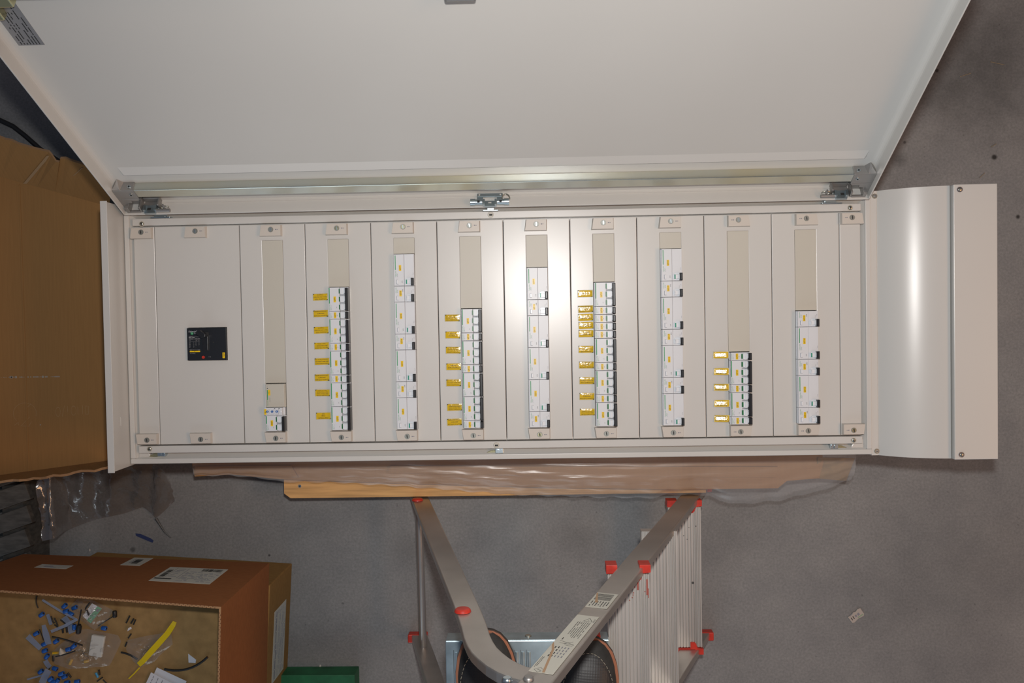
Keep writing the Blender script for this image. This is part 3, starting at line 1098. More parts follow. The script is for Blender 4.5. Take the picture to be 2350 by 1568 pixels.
b.cbox(0.0016, 0.0440, 0.0008, 0.0528, 0.003, ZF - 0.004, 0.0008)
z = ZF - 0.004
b.box(0.0045, 0.0062, 0.0170, 0.0400, z, z + 0.0002, 1)
b.text('Schneider', 0.0056, 0.0098, z + 0.0002, 0.0032, math.pi / 2, 1)
b.text('A9A15213', 0.0108, 0.0175, z + 0.0002, 0.0024, math.pi / 2, 2)
b.disc(0.0056, 0.0435, z, z + 0.0003, 0.0011, 10, mi=2)
b.text('PRI', 0.0056, 0.0480, z + 0.0002, 0.0022, math.pi / 2, 3)
b.build('body', [BEIGE, GREEN, INK, GREYINK], r, local=True)
b = MB()
b.box(0.0070, 0.0120, 0.0275, 0.0405, z, z + 0.0004)
b.text('T1', 0.0096, 0.0340, z + 0.0006, 0.0042, math.pi / 2, 1)
b.build('name_tag', [TAGY, INK], r, local=True)
b = MB()
b.box(xc - HW + 0.0001, xc + HW - 0.0001, y + 0.0550, WT - 0.0001, ZP - 0.006, ZP + 0.0006)
b.build('blanking_strip', BEIGE, plates[2], bevel=0.0003)

# moulded-case breaker in the first plate
A, B2 = P(429.5, 753.5, ZP + .004), P(520.5, 826, ZP + .004)
mw, mh = B2.x - A.x, A.y - B2.y
r = thing('main_breaker', (A.x, B2.y, ZP), 'black main circuit breaker with white lettering in the widest front plate', 'breaker')
U = lambda cx: (cx - 313) / (1372 - 313) * mw           # crop pixels to local metres
V = lambda cy: (1195 - cy) / (1195 - 335) * mh
z = 0.006
b = MB()
b.box(0, mw, 0, mh, -0.04, z)
# recess for the lever
b.box(U(755), U(905), V(945), V(455), z, z + 0.0002, 1)
zz = z + 0.0003
b.text('Schneider', U(497), V(428), zz, 0.0066, 0, 2, width=U(640) - U(362))
b.text('Electric', U(575), V(476), zz, 0.0050, 0, 3, width=U(640) - U(500))
b.disc(U(452), V(476), z, zz, 0.0033, 16, mi=4)
b.text('S', U(455), V(476), zz + 0.0002, 0.0048, 0.3, 2)
b.text('Compact', U(418), V(550), zz, 0.0028, 0, 3, width=U(475) - U(362))
b.text('NSX 100B', U(438), V(587), zz, 0.0040, 0, 2, width=U(516) - U(362))
b.text('Ui 800 V', U(415), V(625), zz, 0.0025, 0, 3)
b.text('Uimp 8 kV', U(600), V(622), zz, 0.0025, 0, 3)
b.text('Ue', U(390), V(666), zz, 0.0025, 0, 3)
b.text('Icu    Ics', U(600), V(664), zz, 0.0025, 0, 3)
for yy in (565, 606, 645, 688, 905):
    b.box(U(362), U(662), V(yy) - 0.00012, V(yy) + 0.00012, z, zz, 3)
for i_, (row, vals) in enumerate(zip((712, 742, 768, 796, 824, 850), (('220', '40', '40'), ('380', '25', '25'), ('440', '20', '20'), ('500', '15', '7'), ('525', '-', '-'), ('660', '-', '-')))):
    b.text(vals[0], U(386), V(row), zz, 0.0021, 0, 3)
    b.text('50', U(492), V(row), zz, 0.0019, 0, 3)
    b.text(vals[1], U(552), V(row), zz, 0.0021, 0, 3)
    b.text(vals[2], U(636), V(row), zz, 0.0021, 0, 3)
b.text('cat A', U(410), V(922), zz, 0.0021, 0, 3)
b.text('50 Hz', U(632), V(922), zz, 0.0021, 0, 3)
b.box(U(378), U(660), V(975), V(938), z, zz, 5)
b.text('IEC', U(515), V(957), zz + 0.0002, 0.0022, 0, 6)
b.text('IEC 60947-2', U(460), V(1012), zz, 0.0023, 0, 3)
b.text('PUSH', U(918), V(1112), zz, 0.0022, 0, 3)
b.disc(U(1030), V(722), z, zz, 0.0013, 10, mi=6)
GREYW = mat('dim_white_ink', (0.35, 0.35, 0.36), 0.5)
b.build('faceplate', [DARKP, INK, WHITEINK, GREYW, GREEN, TAGY, INK], r, local=True)
b = MB()
pts = [(U(760), V(930)), (U(900), V(930)), (U(900), V(560)), (U(790), V(480)), (U(760), V(600))]
b.prism(pts, z + 0.0003, z + 0.006)
b.prism([(U(640), V(470)), (U(660), V(500)), (U(770), V(590)), (U(890), V(575)), (U(895), V(500)), (U(760), V(400)), (U(660), V(410))], z + 0.006, z + 0.020)
b.build('lever', BLACKP, r, bevel=0.0008, local=True)
b = MB()
b.disc(U(747), V(1115), z, z + 0.0015, 0.0034, 18)
b.build('trip_button', mat('red_button', (0.5, 0.03, 0.015), 0.4), r, local=True)
b = MB()
b.box(U(1268), U(1334), V(1148), V(997), z, z + 0.0004)
b.text('1QF', U(1302), V(1072), z + 0.0006, 0.0050, math.pi / 2, 1)
b.build('name_tag', [TAGY, INK], r, local=True)

# ------------------------------------------------------------------ yellow nameplates beside the breakers
T1 = ['Розетки 36В', 'Насос для обратной', 'подачи']
T2 = ['Розетка 220В для', 'ремонта', 'оборудования']
T3 = ['Верстак слесарный', 'двухдуговой -', 'поз. 02/3а']
T4 = ['Кондиционирование', 'местных рабочих', 'участков 3-й оч. 3/5']
T5 = ['Обратный клапан', 'для сброса газов', 'вентиляционный', 'узел поз. 08/1б']
T6 = ['Вентиляция', 'зоны', 'В-4']
T7 = ['Балансир', 'резерв']
T8 = ['Кондиционер', 'резерв']
T9 = ['Резерв']
T10 = ['Вытяжной зонт', 'газового оборуд.', 'поз. 05/1']
NPL = {3: [((735, 682), T1), ((736, 720), T2), ((737, 758), T1), ((738, 794), T3), ((739, 830), T4), ((739, 867), T2), ((740, 902), T5), ((742, 955), T6)],
       5: [((1038, 730), T4), ((1039, 769), T7), ((1040, 804), T5), ((1041, 842), T8), ((1041, 879), T4), ((1043, 935), T5), ((1043, 969), T2)],
       7: [((1343, 674), T9), ((1344, 709.5), T2), ((1344, 728.5), T8), ((1345, 747), T8), ((1345, 766), T8), ((1345, 802), T1), ((1346, 838), T2), ((1347, 874), T10), ((1347, 910), T2), ((1348, 946), T5)],
       9: [((1654, 815), T9), ((1655, 853), T6), ((1655, 889), T2), ((1656, 926), T6), ((1656, 961), T2)]}
for col, lst in NPL.items():
    for (px, lines) in lst:
        q = P(*px, ZP + 0.002)
        hx, hy, th = 0.0172, 0.0082, 0.0028
        b = MB()
        b.cbox(-hx, hx, -hy, hy, 0, th * 0.55, 0.0006, 1)

        def pillow(u, v, hx=hx - 0.0009, hy=hy - 0.0008):
            a, c_ = 2 * u - 1, 2 * v - 1
            return (a * hx, c_ * hy, th * 0.55 + 0.0006 * (1 - a ** 6) * (1 - c_ ** 6))
        b.grid(pillow, 10, 6, 0)
        nl = len(lines)
        for i_, s in enumerate(lines):
            b.text(s, 0, (i_ - (nl - 1) / 2) * 0.0145 / max(nl, 3), th * 0.55 + 0.0009, 0.0040 if nl < 4 else 0.0031, math.pi, 2, width=0.030)
        o = b.build('nameplate', [PLATEY, RESIN, INK], plates[col], local=True)
        o.location = Vector((q.x, q.y, ZP)) - WL[plates[col].name]
        if col == 9:
            hv = ((CAM_LOC - q).normalized() + (flo.location - q).normalized()).normalized()
            kk = rnd.uniform(0.80, 0.92)
            o.rotation_euler = (-math.asin(hv.y) * kk, math.asin(hv.x) * kk, 0)
            o.location.z += 0.0033
        else:
            o.rotation_euler = (0, 0, rnd.uniform(-0.02, 0.03))

# ------------------------------------------------------------------ pallet, flattened carton and stretch film under the board
pal = thing('timber_pallet', (0.77, -0.05, 0), 'pale pine pallet under the distribution board, one plank showing', 'pallet')
zt = 0.126
fy0 = P(900, 1140, zt).y
b = MB()
e = [P(652, 1104, zt), P(652, 1133, zt), P(667, 1144, zt), P(1155, 1137.5, zt), P(1620, 1131, zt), P(1620, 1090, zt)]
pts = [(p.x, p.y) for p in e]
pts[0] = (pts[0][0], fy0 + 0.095)
pts[-1] = (pts[-1][0], fy0 + 0.095)
b.prism(pts, zt - 0.022, zt)
pk = b.build('plank', WOOD, pal, bevel=0.0015)
q = P(688, 1116, zt)
s = MB()
s.disc(q.x, q.y, zt, zt + 0.0012, 0.0042, 12)
s.disc(q.x, q.y, zt + 0.0012, zt + 0.0016, 0.002, 8, mi=1)
s.build('screw', [CHROME, INK], pk)
for y in (-0.02, 0.24):
    b = MB()
    b.box(pts[0][0], pts[-1][0], y - 0.048, y + 0.048, zt - 0.022, zt)
    b.build('plank', WOOD, pal)
for x in (pts[0][0] + 0.05, 0.8, pts[-1][0] - 0.05):
    b = MB()
    b.box(x - 0.045, x + 0.045, fy0 + 0.012, 0.285, 0, zt - 0.022)
    b.build('bearer', WOOD, pal)

ct = thing('flattened_carton', (0.77, -0.1, zt), 'brown flattened carton under the long cream enclosure, wrapped in film', 'cardboard')
zc = 0.160
out = [(441, 1068), (447, 1094), (530, 1089), (640, 1100), (900, 1109), (1250, 1119), (1560, 1124), (1785, 1121), (1806, 1104), (1880, 1098), (1890, 1062)]
pts = [(P(x, y, zc).x, P(x, y, zc).y) for x, y in out] + [(1.50, 0.25), (0.02, 0.25)]
b = MB()
b.prism(pts, zt + 0.001, zc)
b.build('sheet', CARD, ct)
b = MB()
pp = [(447, 1071), (450, 1092), (530, 1086), (650, 1094), (684, 1096), (668, 1069)]
b.prism([(P(x, y, zc + .008).x, P(x, y, zc + .008).y) for x, y in pp], zc + 0.0005, zc + 0.008)
b.build('flap', CARD, ct)
b = MB()
pp = [(895, 1070), (892, 1086), (1200, 1092), (1780, 1096), (1785, 1072)]
b.prism([(P(x, y, zc + .007).x, P(x, y, zc + .007).y) for x, y in pp], zc + 0.0005, zc + 0.007)
b.build('flap', CARD, ct)
b = MB()
c3 = [P(1878, 1050, 0.165), P(1868, 1098, 0.150), P(1942, 1104, 0.128), P(1962, 1052, 0.135)]
b.add([tuple(p) for p in c3] + [tuple(p - Vector((0, 0, 0.005))) for p in c3],
      [(0, 1, 2, 3), (7, 6, 5, 4), (0, 4, 5, 1), (1, 5, 6, 2), (2, 6, 7, 3), (3, 7, 4, 0)])
b.build('flap', CARDI, ct)

edge = [(446, 1093), (530, 1091), (600, 1098), (652, 1107), (760, 1107), (900, 1115), (1000, 1122), (1100, 1130), (1200, 1137), (1400, 1142),
        (1500, 1143), (1535, 1136), (1625, 1137), (1650, 1150), (1700, 1157), (1780, 1150), (1868, 1131), (1950, 1104)]


def film_edge(px):
    for (x0_, y0_), (x1_, y1_) in zip(edge, edge[1:]):
        if x0_ <= px <= x1_:
            k = (px - x0_) / (x1_ - x0_)
            k = k * k * (3 - 2 * k) * 0.6 + k * 0.4
            return y0_ + (y1_ - y0_) * k
    return edge[-1][1]


def film_pt(u, v):
    px = 446 + (1950 - 446) * u
    k_ = min(1, max(0, (px - 900) / 400))
    ze = 0.1745 + (0.142 - 0.1745) * k_ * k_ * (3 - 2 * k_)
    o_ = P(px, film_edge(px), ze)
    i_ = Vector((o_.x, -0.2945, 0.186))
    zz = 0.186 + (ze - 0.186) * v ** 5
    yy = i_.y + (o_.y - i_.y) * v
    wr = 0.0018 * math.sin(v * 30 + 5 * math.sin(u * 7)) + 0.0012 * math.sin(v * 57 + u * 30)
    wr += 0.0012 * math.sin(u * 90 + v * 9) * v
    return (o_.x, yy + 0.002 * math.sin(u * 160) * v, zz + wr * (0.4 + 0.6 * v))


b = MB()
b.grid(film_pt, 150, 26)
fo = b.build('stretch_film', FILM, label='clear stretch film draped over the carton edge below the enclosure', cat='plastic film')

# ------------------------------------------------------------------ stepladder the photographer stands on
YC = -0.6375
yA = lambda z: -(0.428 + 0.053 * z)
ySide = lambda z, sd: yA(z) if sd > 0 else 2 * YC - yA(z)
xF = lambda z: 1.303 - 0.391 * z
xR = lambda z: 0.529 + 0.2423 * z
lad = thing('stepladder', (0.92, YC, 0), 'aluminium stepladder with red plastic end caps standing below the enclosure', 'ladder')


def rail(name, path, hw, sd, thick=0.017):
    """flat tube: outline in the xz plane from a centre line, thickness inwards from the ladder's outer side"""
    P2 = [Vector((p[0], p[1])) for p in path]
    lft, rgt = [], []
    for i, p in enumerate(P2):
        d = (P2[min(i + 1, len(P2) - 1)] - P2[max(i - 1, 0)]).normalized()
        nrm = Vector((-d.y, d.x))
        lft.append(p + nrm * hw)
        rgt.append(p - nrm * hw)
    m_ = MB()
    n_ = len(P2)
    vs = []
    for L_ in (lft, rgt):
        for p in L_:
            y_ = ySide(p.y, sd)
            vs += [(p.x, y_, p.y), (p.x, y_ - sd * thick, p.y)]
    g = lambda s_, i, k: s_ * 2 * n_ + 2 * i + k
    fs = []
    for i in range(n_ - 1):
        fs += [(g(0, i, 0), g(0, i + 1, 0), g(1, i + 1, 0), g(1, i, 0)), (g(0, i, 1), g(1, i, 1), g(1, i + 1, 1), g(0, i + 1, 1)),
               (g(0, i, 0), g(0, i, 1), g(0, i + 1, 1), g(0, i + 1, 0)), (g(1, i, 0), g(1, i + 1, 0), g(1, i + 1, 1), g(1, i, 1))]
    fs += [(g(0, 0, 0), g(1, 0, 0), g(1, 0, 1), g(0, 0, 1)), (g(0, n_ - 1, 0), g(0, n_ - 1, 1), g(1, n_ - 1, 1), g(1, n_ - 1, 0))]
    if sd < 0:
        fs = [f[::-1] for f in fs]
    m_.add(vs, fs)
    return m_.build(name, ALU, lad, bevel=0.003, segs=3)


bend = [(0.741, 0.876), (0.7555, 0.943), (0.763, 0.985), (0.7705, 1.014), (0.778, 1.036), (0.788, 1.056), (0.801, 1.078), (0.8155, 1.096), (0.832, 1.111), (0.858, 1.126)]
st, rl_ = {}, {}
for sd in (1, -1):
    st[sd] = rail('front_stile', [(xF(0.012), 0.012), (xF(0.6), 0.6), (xF(1.165), 1.165)], 0.0235, sd)
    rl_[sd] = rail('rear_leg', [(xR(0.012), 0.012), (xR(0.45), 0.45)] + bend, 0.0215, sd)
    # rubber feet
    for xx, par in ((xF(0), st[sd]), (xR(0), rl_[sd])):
        m_ = MB()
        y_ = ySide(0, sd) - sd * 0.0085
        m_.box(xx - 0.026, xx + 0.026, y_ - 0.0115, y_ + 0.0115, 0, 0.028)
        m_.build('foot', RED, par, bevel=0.003)

# red plugs and rivets on the outer side of the near legs
def on_side(px, py, sd=1, off=0.0):
    a = (py - 731.4) / 2000.0
    z_ = 0.5
    for _ in range(60):
        q_ = P(px, py, z_)
        f_ = q_.y - ySide(z_, sd)
        q2 = P(px, py, z_ + 1e-4)
        d_ = ((q2.y - ySide(z_ + 1e-4, sd)) - f_) / 1e-4
        z_ -= f_ / d_
    return P(px, py, z_)


def side_disc(m_, q_, r0, r1, h, n_=18, mi=0, k=4):
    for a in range(k):
        t0, t1 = a / k * math.pi / 2, (a + 1) / k * math.pi / 2
        ring = []
        for t_ in (t0, t1):
            rr = r1 + (r0 - r1) * math.cos(t_) if a < k else r1
            ring += [(q_.x + rr * math.cos(2 * math.pi * i / n_), q_.y + h * math.sin(t_), q_.z + rr * math.sin(2 * math.pi * i / n_)) for i in range(n_)]
        m_.add(ring, [(i, n_ + i, n_ + (i + 1) % n_, (i + 1) % n_) for i in range(n_)], mi, True)
    m_.add(ring[n_:], [tuple(range(n_))[::-1]], mi)


for (px, py) in ((1062, 1404), (958, 1149)):
    q = on_side(px, py)
    m_ = MB()
    side_disc(m_, q, 0.0145, 0.009, 0.006)
    m_.build('plug', RED, rl_[1])
for (px, py, par) in ((1213, 1560, st[1]), (1164, 1562, rl_[1])):
    q = on_side(px, py)
    m_ = MB()
    side_disc(m_, q, 0.0078, 0.005, 0.005)
    m_.build('rivet', CAST if par is st[1] else CHROME, par)

# stickers on the outer face of the near front stile
dv = Vector((-0.391, 0, 1.0))
dv.y = -0.053
dv.normalize()
ev = Vector((1.0, 0, 0.391)).normalized()
nv_ = dv.cross(ev)
if nv_.y < 0:
    nv_ = -nv_


def stile_xf(z_mid):
    o_ = Vector((xF(z_mid), yA(z_mid), z_mid))
    return lambda a, c_, h_: tuple(o_ + dv * a + ev * c_ + nv_ * (h_ + 0.0003))


def label_print(m_, rows, u0, u1, c0, c1, mi, dens=0.8, lw=0.35):
    for i in range(rows):
        c_ = c0 + (c1 - c0) * (i + 0.5) / rows
        hh = (c1 - c0) / rows * lw / 2
        u = u0
        end = u1 - (u1 - u0) * rnd.random() * 0.25
        while u < end:
            ln = rnd.uniform(0.002, 0.009)
            if rnd.random() < dens:
                m_.box(u, min(u + ln, end), c_ - hh, c_ + hh, 0.0003, 0.0004, mi)
            u += ln + 0.0012


zA = on_side(1372, 1380).z
m_ = MB(stile_xf(zA))
m_.box(-0.037, 0.034, -0.0205, 0.0185, 0, 0.0003)
for k in range(15):
    u = -0.033 + 0.0021 * k + (0.0006 if k % 3 else 0)
    m_.box(u, u + rnd.choice((0.0006, 0.0009, 0.0014)), -0.017, 0.013, 0.0003, 0.0004, 1)
label_print(m_, 7, 0.004, 0.031, -0.018, 0.016, 1, 0.85)
m_.add([(-0.036, -0.019, .00045), (-0.033, -0.0205, .00045), (0.012, -0.010, .00045), (0.010, -0.005, .00045)], [(0, 1, 2, 3)], 2)
m_.build('barcode_sticker', [STICK, INK, RUST], st[1])
zA, zB2 = on_side(1330, 1415).z, on_side(1238, 1546).z
zm = (zA + zB2) / 2
hl = (zB2 - zA) / 2 * 1.075
m_ = MB(stile_xf(zm))
m_.box(-hl, hl, -0.0215, 0.0165, 0, 0.0003)
# warning triangle, paragraph, sketch, table, hallmark
tri = [(-hl + 0.010, 0.004), (-hl + 0.024, -0.003), (-hl + 0.024, 0.012)]
for a, c_ in zip(tri, tri[1:] + tri[:1]):
    a, c_ = Vector((*a, 0)), Vector((*c_, 0))
    nn = Vector((-(c_ - a).y, (c_ - a).x, 0)).normalized() * 0.0004
    m_.add([(*(a + nn).xy, .0004), (*(a - nn).xy, .0004), (*(c_ - nn).xy, .0004), (*(c_ + nn).xy, .0004)], [(0, 1, 2, 3)], 1)
m_.text('!', -hl + 0.0195, 0.0045, 0.0004, 0.008, -math.pi / 2, 1)
label_print(m_, 2, -hl + 0.012, -hl + 0.028, 0.0125, 0.0155, 1)
label_print(m_, 7, -hl + 0.028, -hl + 0.096, -0.012, 0.012, 1, 0.95, 0.28)
m_.box(-hl + 0.096, -hl + 0.104, -0.013, -0.0115, 0.0003, 0.0004, 1)
for (a, c_, d_, e_) in ((0.108, -0.014, 0.118, 0.012), (0.116, -0.012, 0.120, 0.013), (0.118, -0.004, 0.108, 0.008), (0.122, -0.002, 0.124, 0.012)):
    a, c_ = Vector((-hl + a, c_, 0)), Vector((-hl + d_, e_, 0))
    nn = Vector((-(c_ - a).y, (c_ - a).x, 0)).normalized() * 0.0004
    m_.add([(*(a + nn).xy, .0004), (*(a - nn).xy, .0004), (*(c_ - nn).xy, .0004), (*(c_ + nn).xy, .0004)], [(0, 1, 2, 3)], 1)
for r in range(5):
    for k in range(4):
        m_.box(-hl + 0.130 + 0.0105 * k, -hl + 0.1365 + 0.0105 * k, -0.013 + 0.0052 * r, -0.0112 + 0.0052 * r, 0.0003, 0.0004, 1 if r < 2 else 3)
label_print(m_, 2, hl - 0.052, hl - 0.016, -0.020, -0.015, 1, 0.9)
dm = [(hl - 0.016, -0.008), (hl - 0.008, -0.016), (hl - 0.0005, -0.008), (hl - 0.008, 0.000)]
for a, c_ in zip(dm, dm[1:] + dm[:1]):
    a, c_ = Vector((*a, 0)), Vector((*c_, 0))
    nn = Vector((-(c_ - a).y, (c_ - a).x, 0)).normalized() * 0.0003
    m_.add([(*(a + nn).xy, .0004), (*(a - nn).xy, .0004), (*(c_ - nn).xy, .0004), (*(c_ + nn).xy, .0004)], [(0, 1, 2, 3)], 1)
m_.text('S', hl - 0.008, -0.008, 0.0004, 0.009, -0.6, 1)
m_.add([(0.004, -0.0215, .00045), (0.016, -0.0205, .00045), (0.034, -0.014, .00045), (hl - 0.002, -0.001, .00045), (hl - 0.002, 0.003, .00045), (0.030, -0.011, .00045)], [(0, 1, 2, 3, 4, 5)], 2)
m_.build('instruction_sticker', [STICK, INK, RUST, GREYINK], st[1])


def tread(z_, pxl, pxr, ya_, yb_, capA, capB, ribs):
    xl, xr = P(pxl, 1350, z_).x, P(pxr, 1350, z_).x
    prof_ = [(xl, z_ - 0.028), (xl, z_)]
    W__ = xr - xl
    gro = [0.03, 0.07, 0.11, 0.16, 0.22, 0.32, 0.41, 0.50, 0.59, 0.68, 0.76, 0.81, 0.85, 0.90, 0.945]
    for g_ in gro:
        c_ = xl + W__ * g_
        prof_ += [(c_ - 0.0013, z_), (c_ - 0.0007, z_ - 0.0030), (c_ + 0.0007, z_ - 0.0030), (c_ + 0.0013, z_)]
    prof_ += [(xr, z_), (xr, z_ - 0.028)]
    m2 = MB()
    ia, ib = (0.014 if capA else 0.004), (0.014 if capB else 0.004)
    m2.prism(prof_, min(ya_, yA(z_)) - ia, max(yb_, ySide(z_, -1)) + ib, axis='y')
    tr = m2.build('tread', ALUT, lad)
    for on, y_, sg in ((capA, ya_, 1), (capB, yb_, -1)):
        if not on:
            continue
        m3 = MB()
        nx0, nx1, ny = xF(z_) - 0.0255, min(xF(z_) + 0.0255, xr - 0.0185), ySide(z_, sg) - sg * 0.0175
        poly = [(nx0 - 0.004, y_ - sg * 0.013), (xl - 0.003, y_ - sg * 0.013), (xl - 0.003, y_ + sg * 0.004), (nx0, y_ + sg * 0.004), (nx0, ny), (nx1, ny), (nx1, y_ + sg * 0.004), (xr + 0.003, y_ + sg * 0.004), (xr + 0.003, y_ - sg * 0.011),
                (xr - 0.012, y_ - sg * 0.013), (xr - 0.016, y_ - sg * 0.024), (xr - 0.020, y_ - sg * 0.028), (xr - 0.030, y_ - sg * 0.028), (xr - 0.030, ny - sg * 0.003), (nx0 - 0.004, ny - sg * 0.003)]
        if sg > 0:
            poly = poly[::-1]
        m3.prism(poly, z_ - 0.030, z_ + 0.003)
        m3.build('end_cap', RED, tr, bevel=0.0006)
    return tr


tA = lambda px, py, z_: P(px, py, z_).y
T1_ = tread(0.16, 1536, 1610, tA(1575, 1152, .16), 2 * YC - tA(1575, 1152, .16), True, True, 0)
T2_ = tread(0.415, 1474, 1555, tA(1515, 1216, .415), 2 * YC - tA(1515, 1216, .415), False, False, 0)
T3_ = tread(0.669, 1395, 1490, tA(1440, 1301, .669), 2 * YC - tA(1440, 1301, .669), True, True, 0)
# smear of red paint on the upper tread, dark scuffs on the lowest one
m_ = MB()
for (px, py, w_, h_) in ((1462, 1345, 4, 20), (1483, 1348, 4, 36), (1487, 1362, 2, 22), (1456, 1346, 2, 8)):
    p0, p1 = P(px, py - h_ / 2, .6693), P(px + w_, py + h_ / 2, .6693)
    m_.box(p0.x, p1.x, p1.y, p0.y, .6692, .6694)
for (px, py) in ((1454, 1361), (1453, 1366), (1451, 1372), (1445, 1378), (1480, 1358)):
    q = P(px, py, .6692)
    m_.disc(q.x, q.y, .6692, .6695, 0.0011, 8)
m_.build('paint_smear', mat('dried_red_paint', (0.30, 0.06, 0.04), 0.6), T3_)
m_ = MB()
for (px, py, r_) in ((1590, 1338, 0.0032), (1597, 1208, 0.0016), (1577, 1238, 0.0012), (1581, 1211, 0.001), (1569, 1230, 0.0012)):
    q = P(px, py, .1602)
    m_.disc(q.x, q.y, .1602, .1605, r_, 9)
m_.build('scuff', mat('dark_scuff', (0.07, 0.07, 0.07), 0.7), T1_)

# galvanised platform with ribs and a turned-down front flange
zpl = 0.690
p0, p1 = P(1022, 1472, zpl), P(1398, 1472, zpl)
py0, py1 = p0.y, -1.00
m_ = MB()
m_.box(p0.x, p1.x, py1, py0, zpl - 0.004, zpl)
m_.box(p0.x, p1.x, py0 - 0.003, py0, zpl - 0.046, zpl - 0.004)
m_.box(p0.x, p0.x + 0.003, py1, py0 - 0.003, zpl - 0.046, zpl - 0.004)
m_.box(p1.x - 0.003, p1.x, py1, py0 - 0.003, zpl - 0.046, zpl - 0.004)
plt = m_.build('platform', GALV, lad, bevel=0.002)
for px in (1047, 1186, 1200, 1214, 1330):
    xx = P(px, 1500, zpl).x
    m_ = MB()
    m_.tube([(xx, py0 - 0.022, zpl - 0.0036), (xx, py1 + 0.05, zpl - 0.0036)], 0.0048, 10)
    m_.build('rib', GALV, plt)
    m_ = MB()
    m_.box(xx - 0.0054, xx - 0.0046, py1 + 0.05, py0 - 0.018, zpl, zpl + 0.0004)
    m_.build('rib_groove', GAPM, plt)
q = P(1212, 1457, zpl - 0.025)
m_ = MB()
side_disc(m_, Vector((q.x, py0, zpl - 0.023)), 0.0066, 0.004, 0.003)
m_.build('screw', SCREWM, plt)
m_ = MB()
xx = P(1371, 1456, zpl).x
m_.box(xx - 0.008, xx + 0.006, py0 + 0.0005, py0 + 0.010, zpl - 0.040, zpl + 0.0005)
m_.build('hook', RED, plt, bevel=0.002)

# tube between the rear legs
m_ = MB()
zb = 0.105
xx = xR(zb)
m_.tube([(xx, yA(zb) - 0.01, zb + 0.02), (xx + 0.004, 2 * YC - yA(zb) + 0.02, zb + 0.02), (xx + 0.004, 2 * YC - yA(zb) + 0.008, zb + 0.012)], 0.0095, 14)
m_.build('brace_tube', ALU, lad)

# ------------------------------------------------------------------ the photographer's shoes on the platform
SUEDE = mat('charcoal_suede', (0.030, 0.030, 0.029), 0.8, var=0.3, vscale=40, bump=0.3, bscale=500)
WELT = mat('orange_brown_welt', (0.33, 0.13, 0.07), 0.6)
SOLE = mat('dark_rubber_sole', (0.05, 0.04, 0.035), 0.7)
THREAD = mat('pale_thread', (0.38, 0.35, 0.28), 0.8)


def perforated():
    m_ = mat('perforated_leather', (0.022, 0.022, 0.023), 0.5)
    nt = m_.node_tree
    b_ = nt.nodes['Principled BSDF']
    geo = nt.nodes.new('ShaderNodeTexCoord')
    vo = nt.nodes.new('ShaderNodeTexVoronoi')
    vo.inputs['Scale'].default_value = 210
    vo.inputs['Randomness'].default_value = 0.0
    nt.links.new(geo.outputs['Object'], vo.inputs['Vector'])
    bp = nt.nodes.new('ShaderNodeBump')
    bp.inputs['Strength'].default_value = 0.45
    bp.inputs['Distance'].default_value = 0.001
    nt.links.new(vo.outputs['Distance'], bp.inputs['Height'])
    nt.links.new(bp.outputs[0], b_.inputs['Normal'])
    return m_


PERF = perforated()
HALF = [(0.0, 0.0), (0.004, 0.018), (0.012, 0.032), (0.028, 0.045), (0.05, 0.054), (0.08, 0.060), (0.11, 0.061), (0.15, 0.055),
        (0.19, 0.046), (0.23, 0.040), (0.26, 0.037), (0.285, 0.030), (0.298, 0.016), (0.302, 0.0)]
TOPZ = [(0.0, 0.016), (0.02, 0.040), (0.05, 0.056), (0.09, 0.066), (0.13, 0.080), (0.17, 0.094), (0.22, 0.096), (0.302, 0.098)]


def lerp_tab(tab, t_):
    for (a, c_), (d_, e_) in zip(tab, tab[1:]):
        if a <= t_ <= d_:
            return c_ + (e_ - c_) * (t_ - a) / (d_ - a)
    return tab[-1][1]


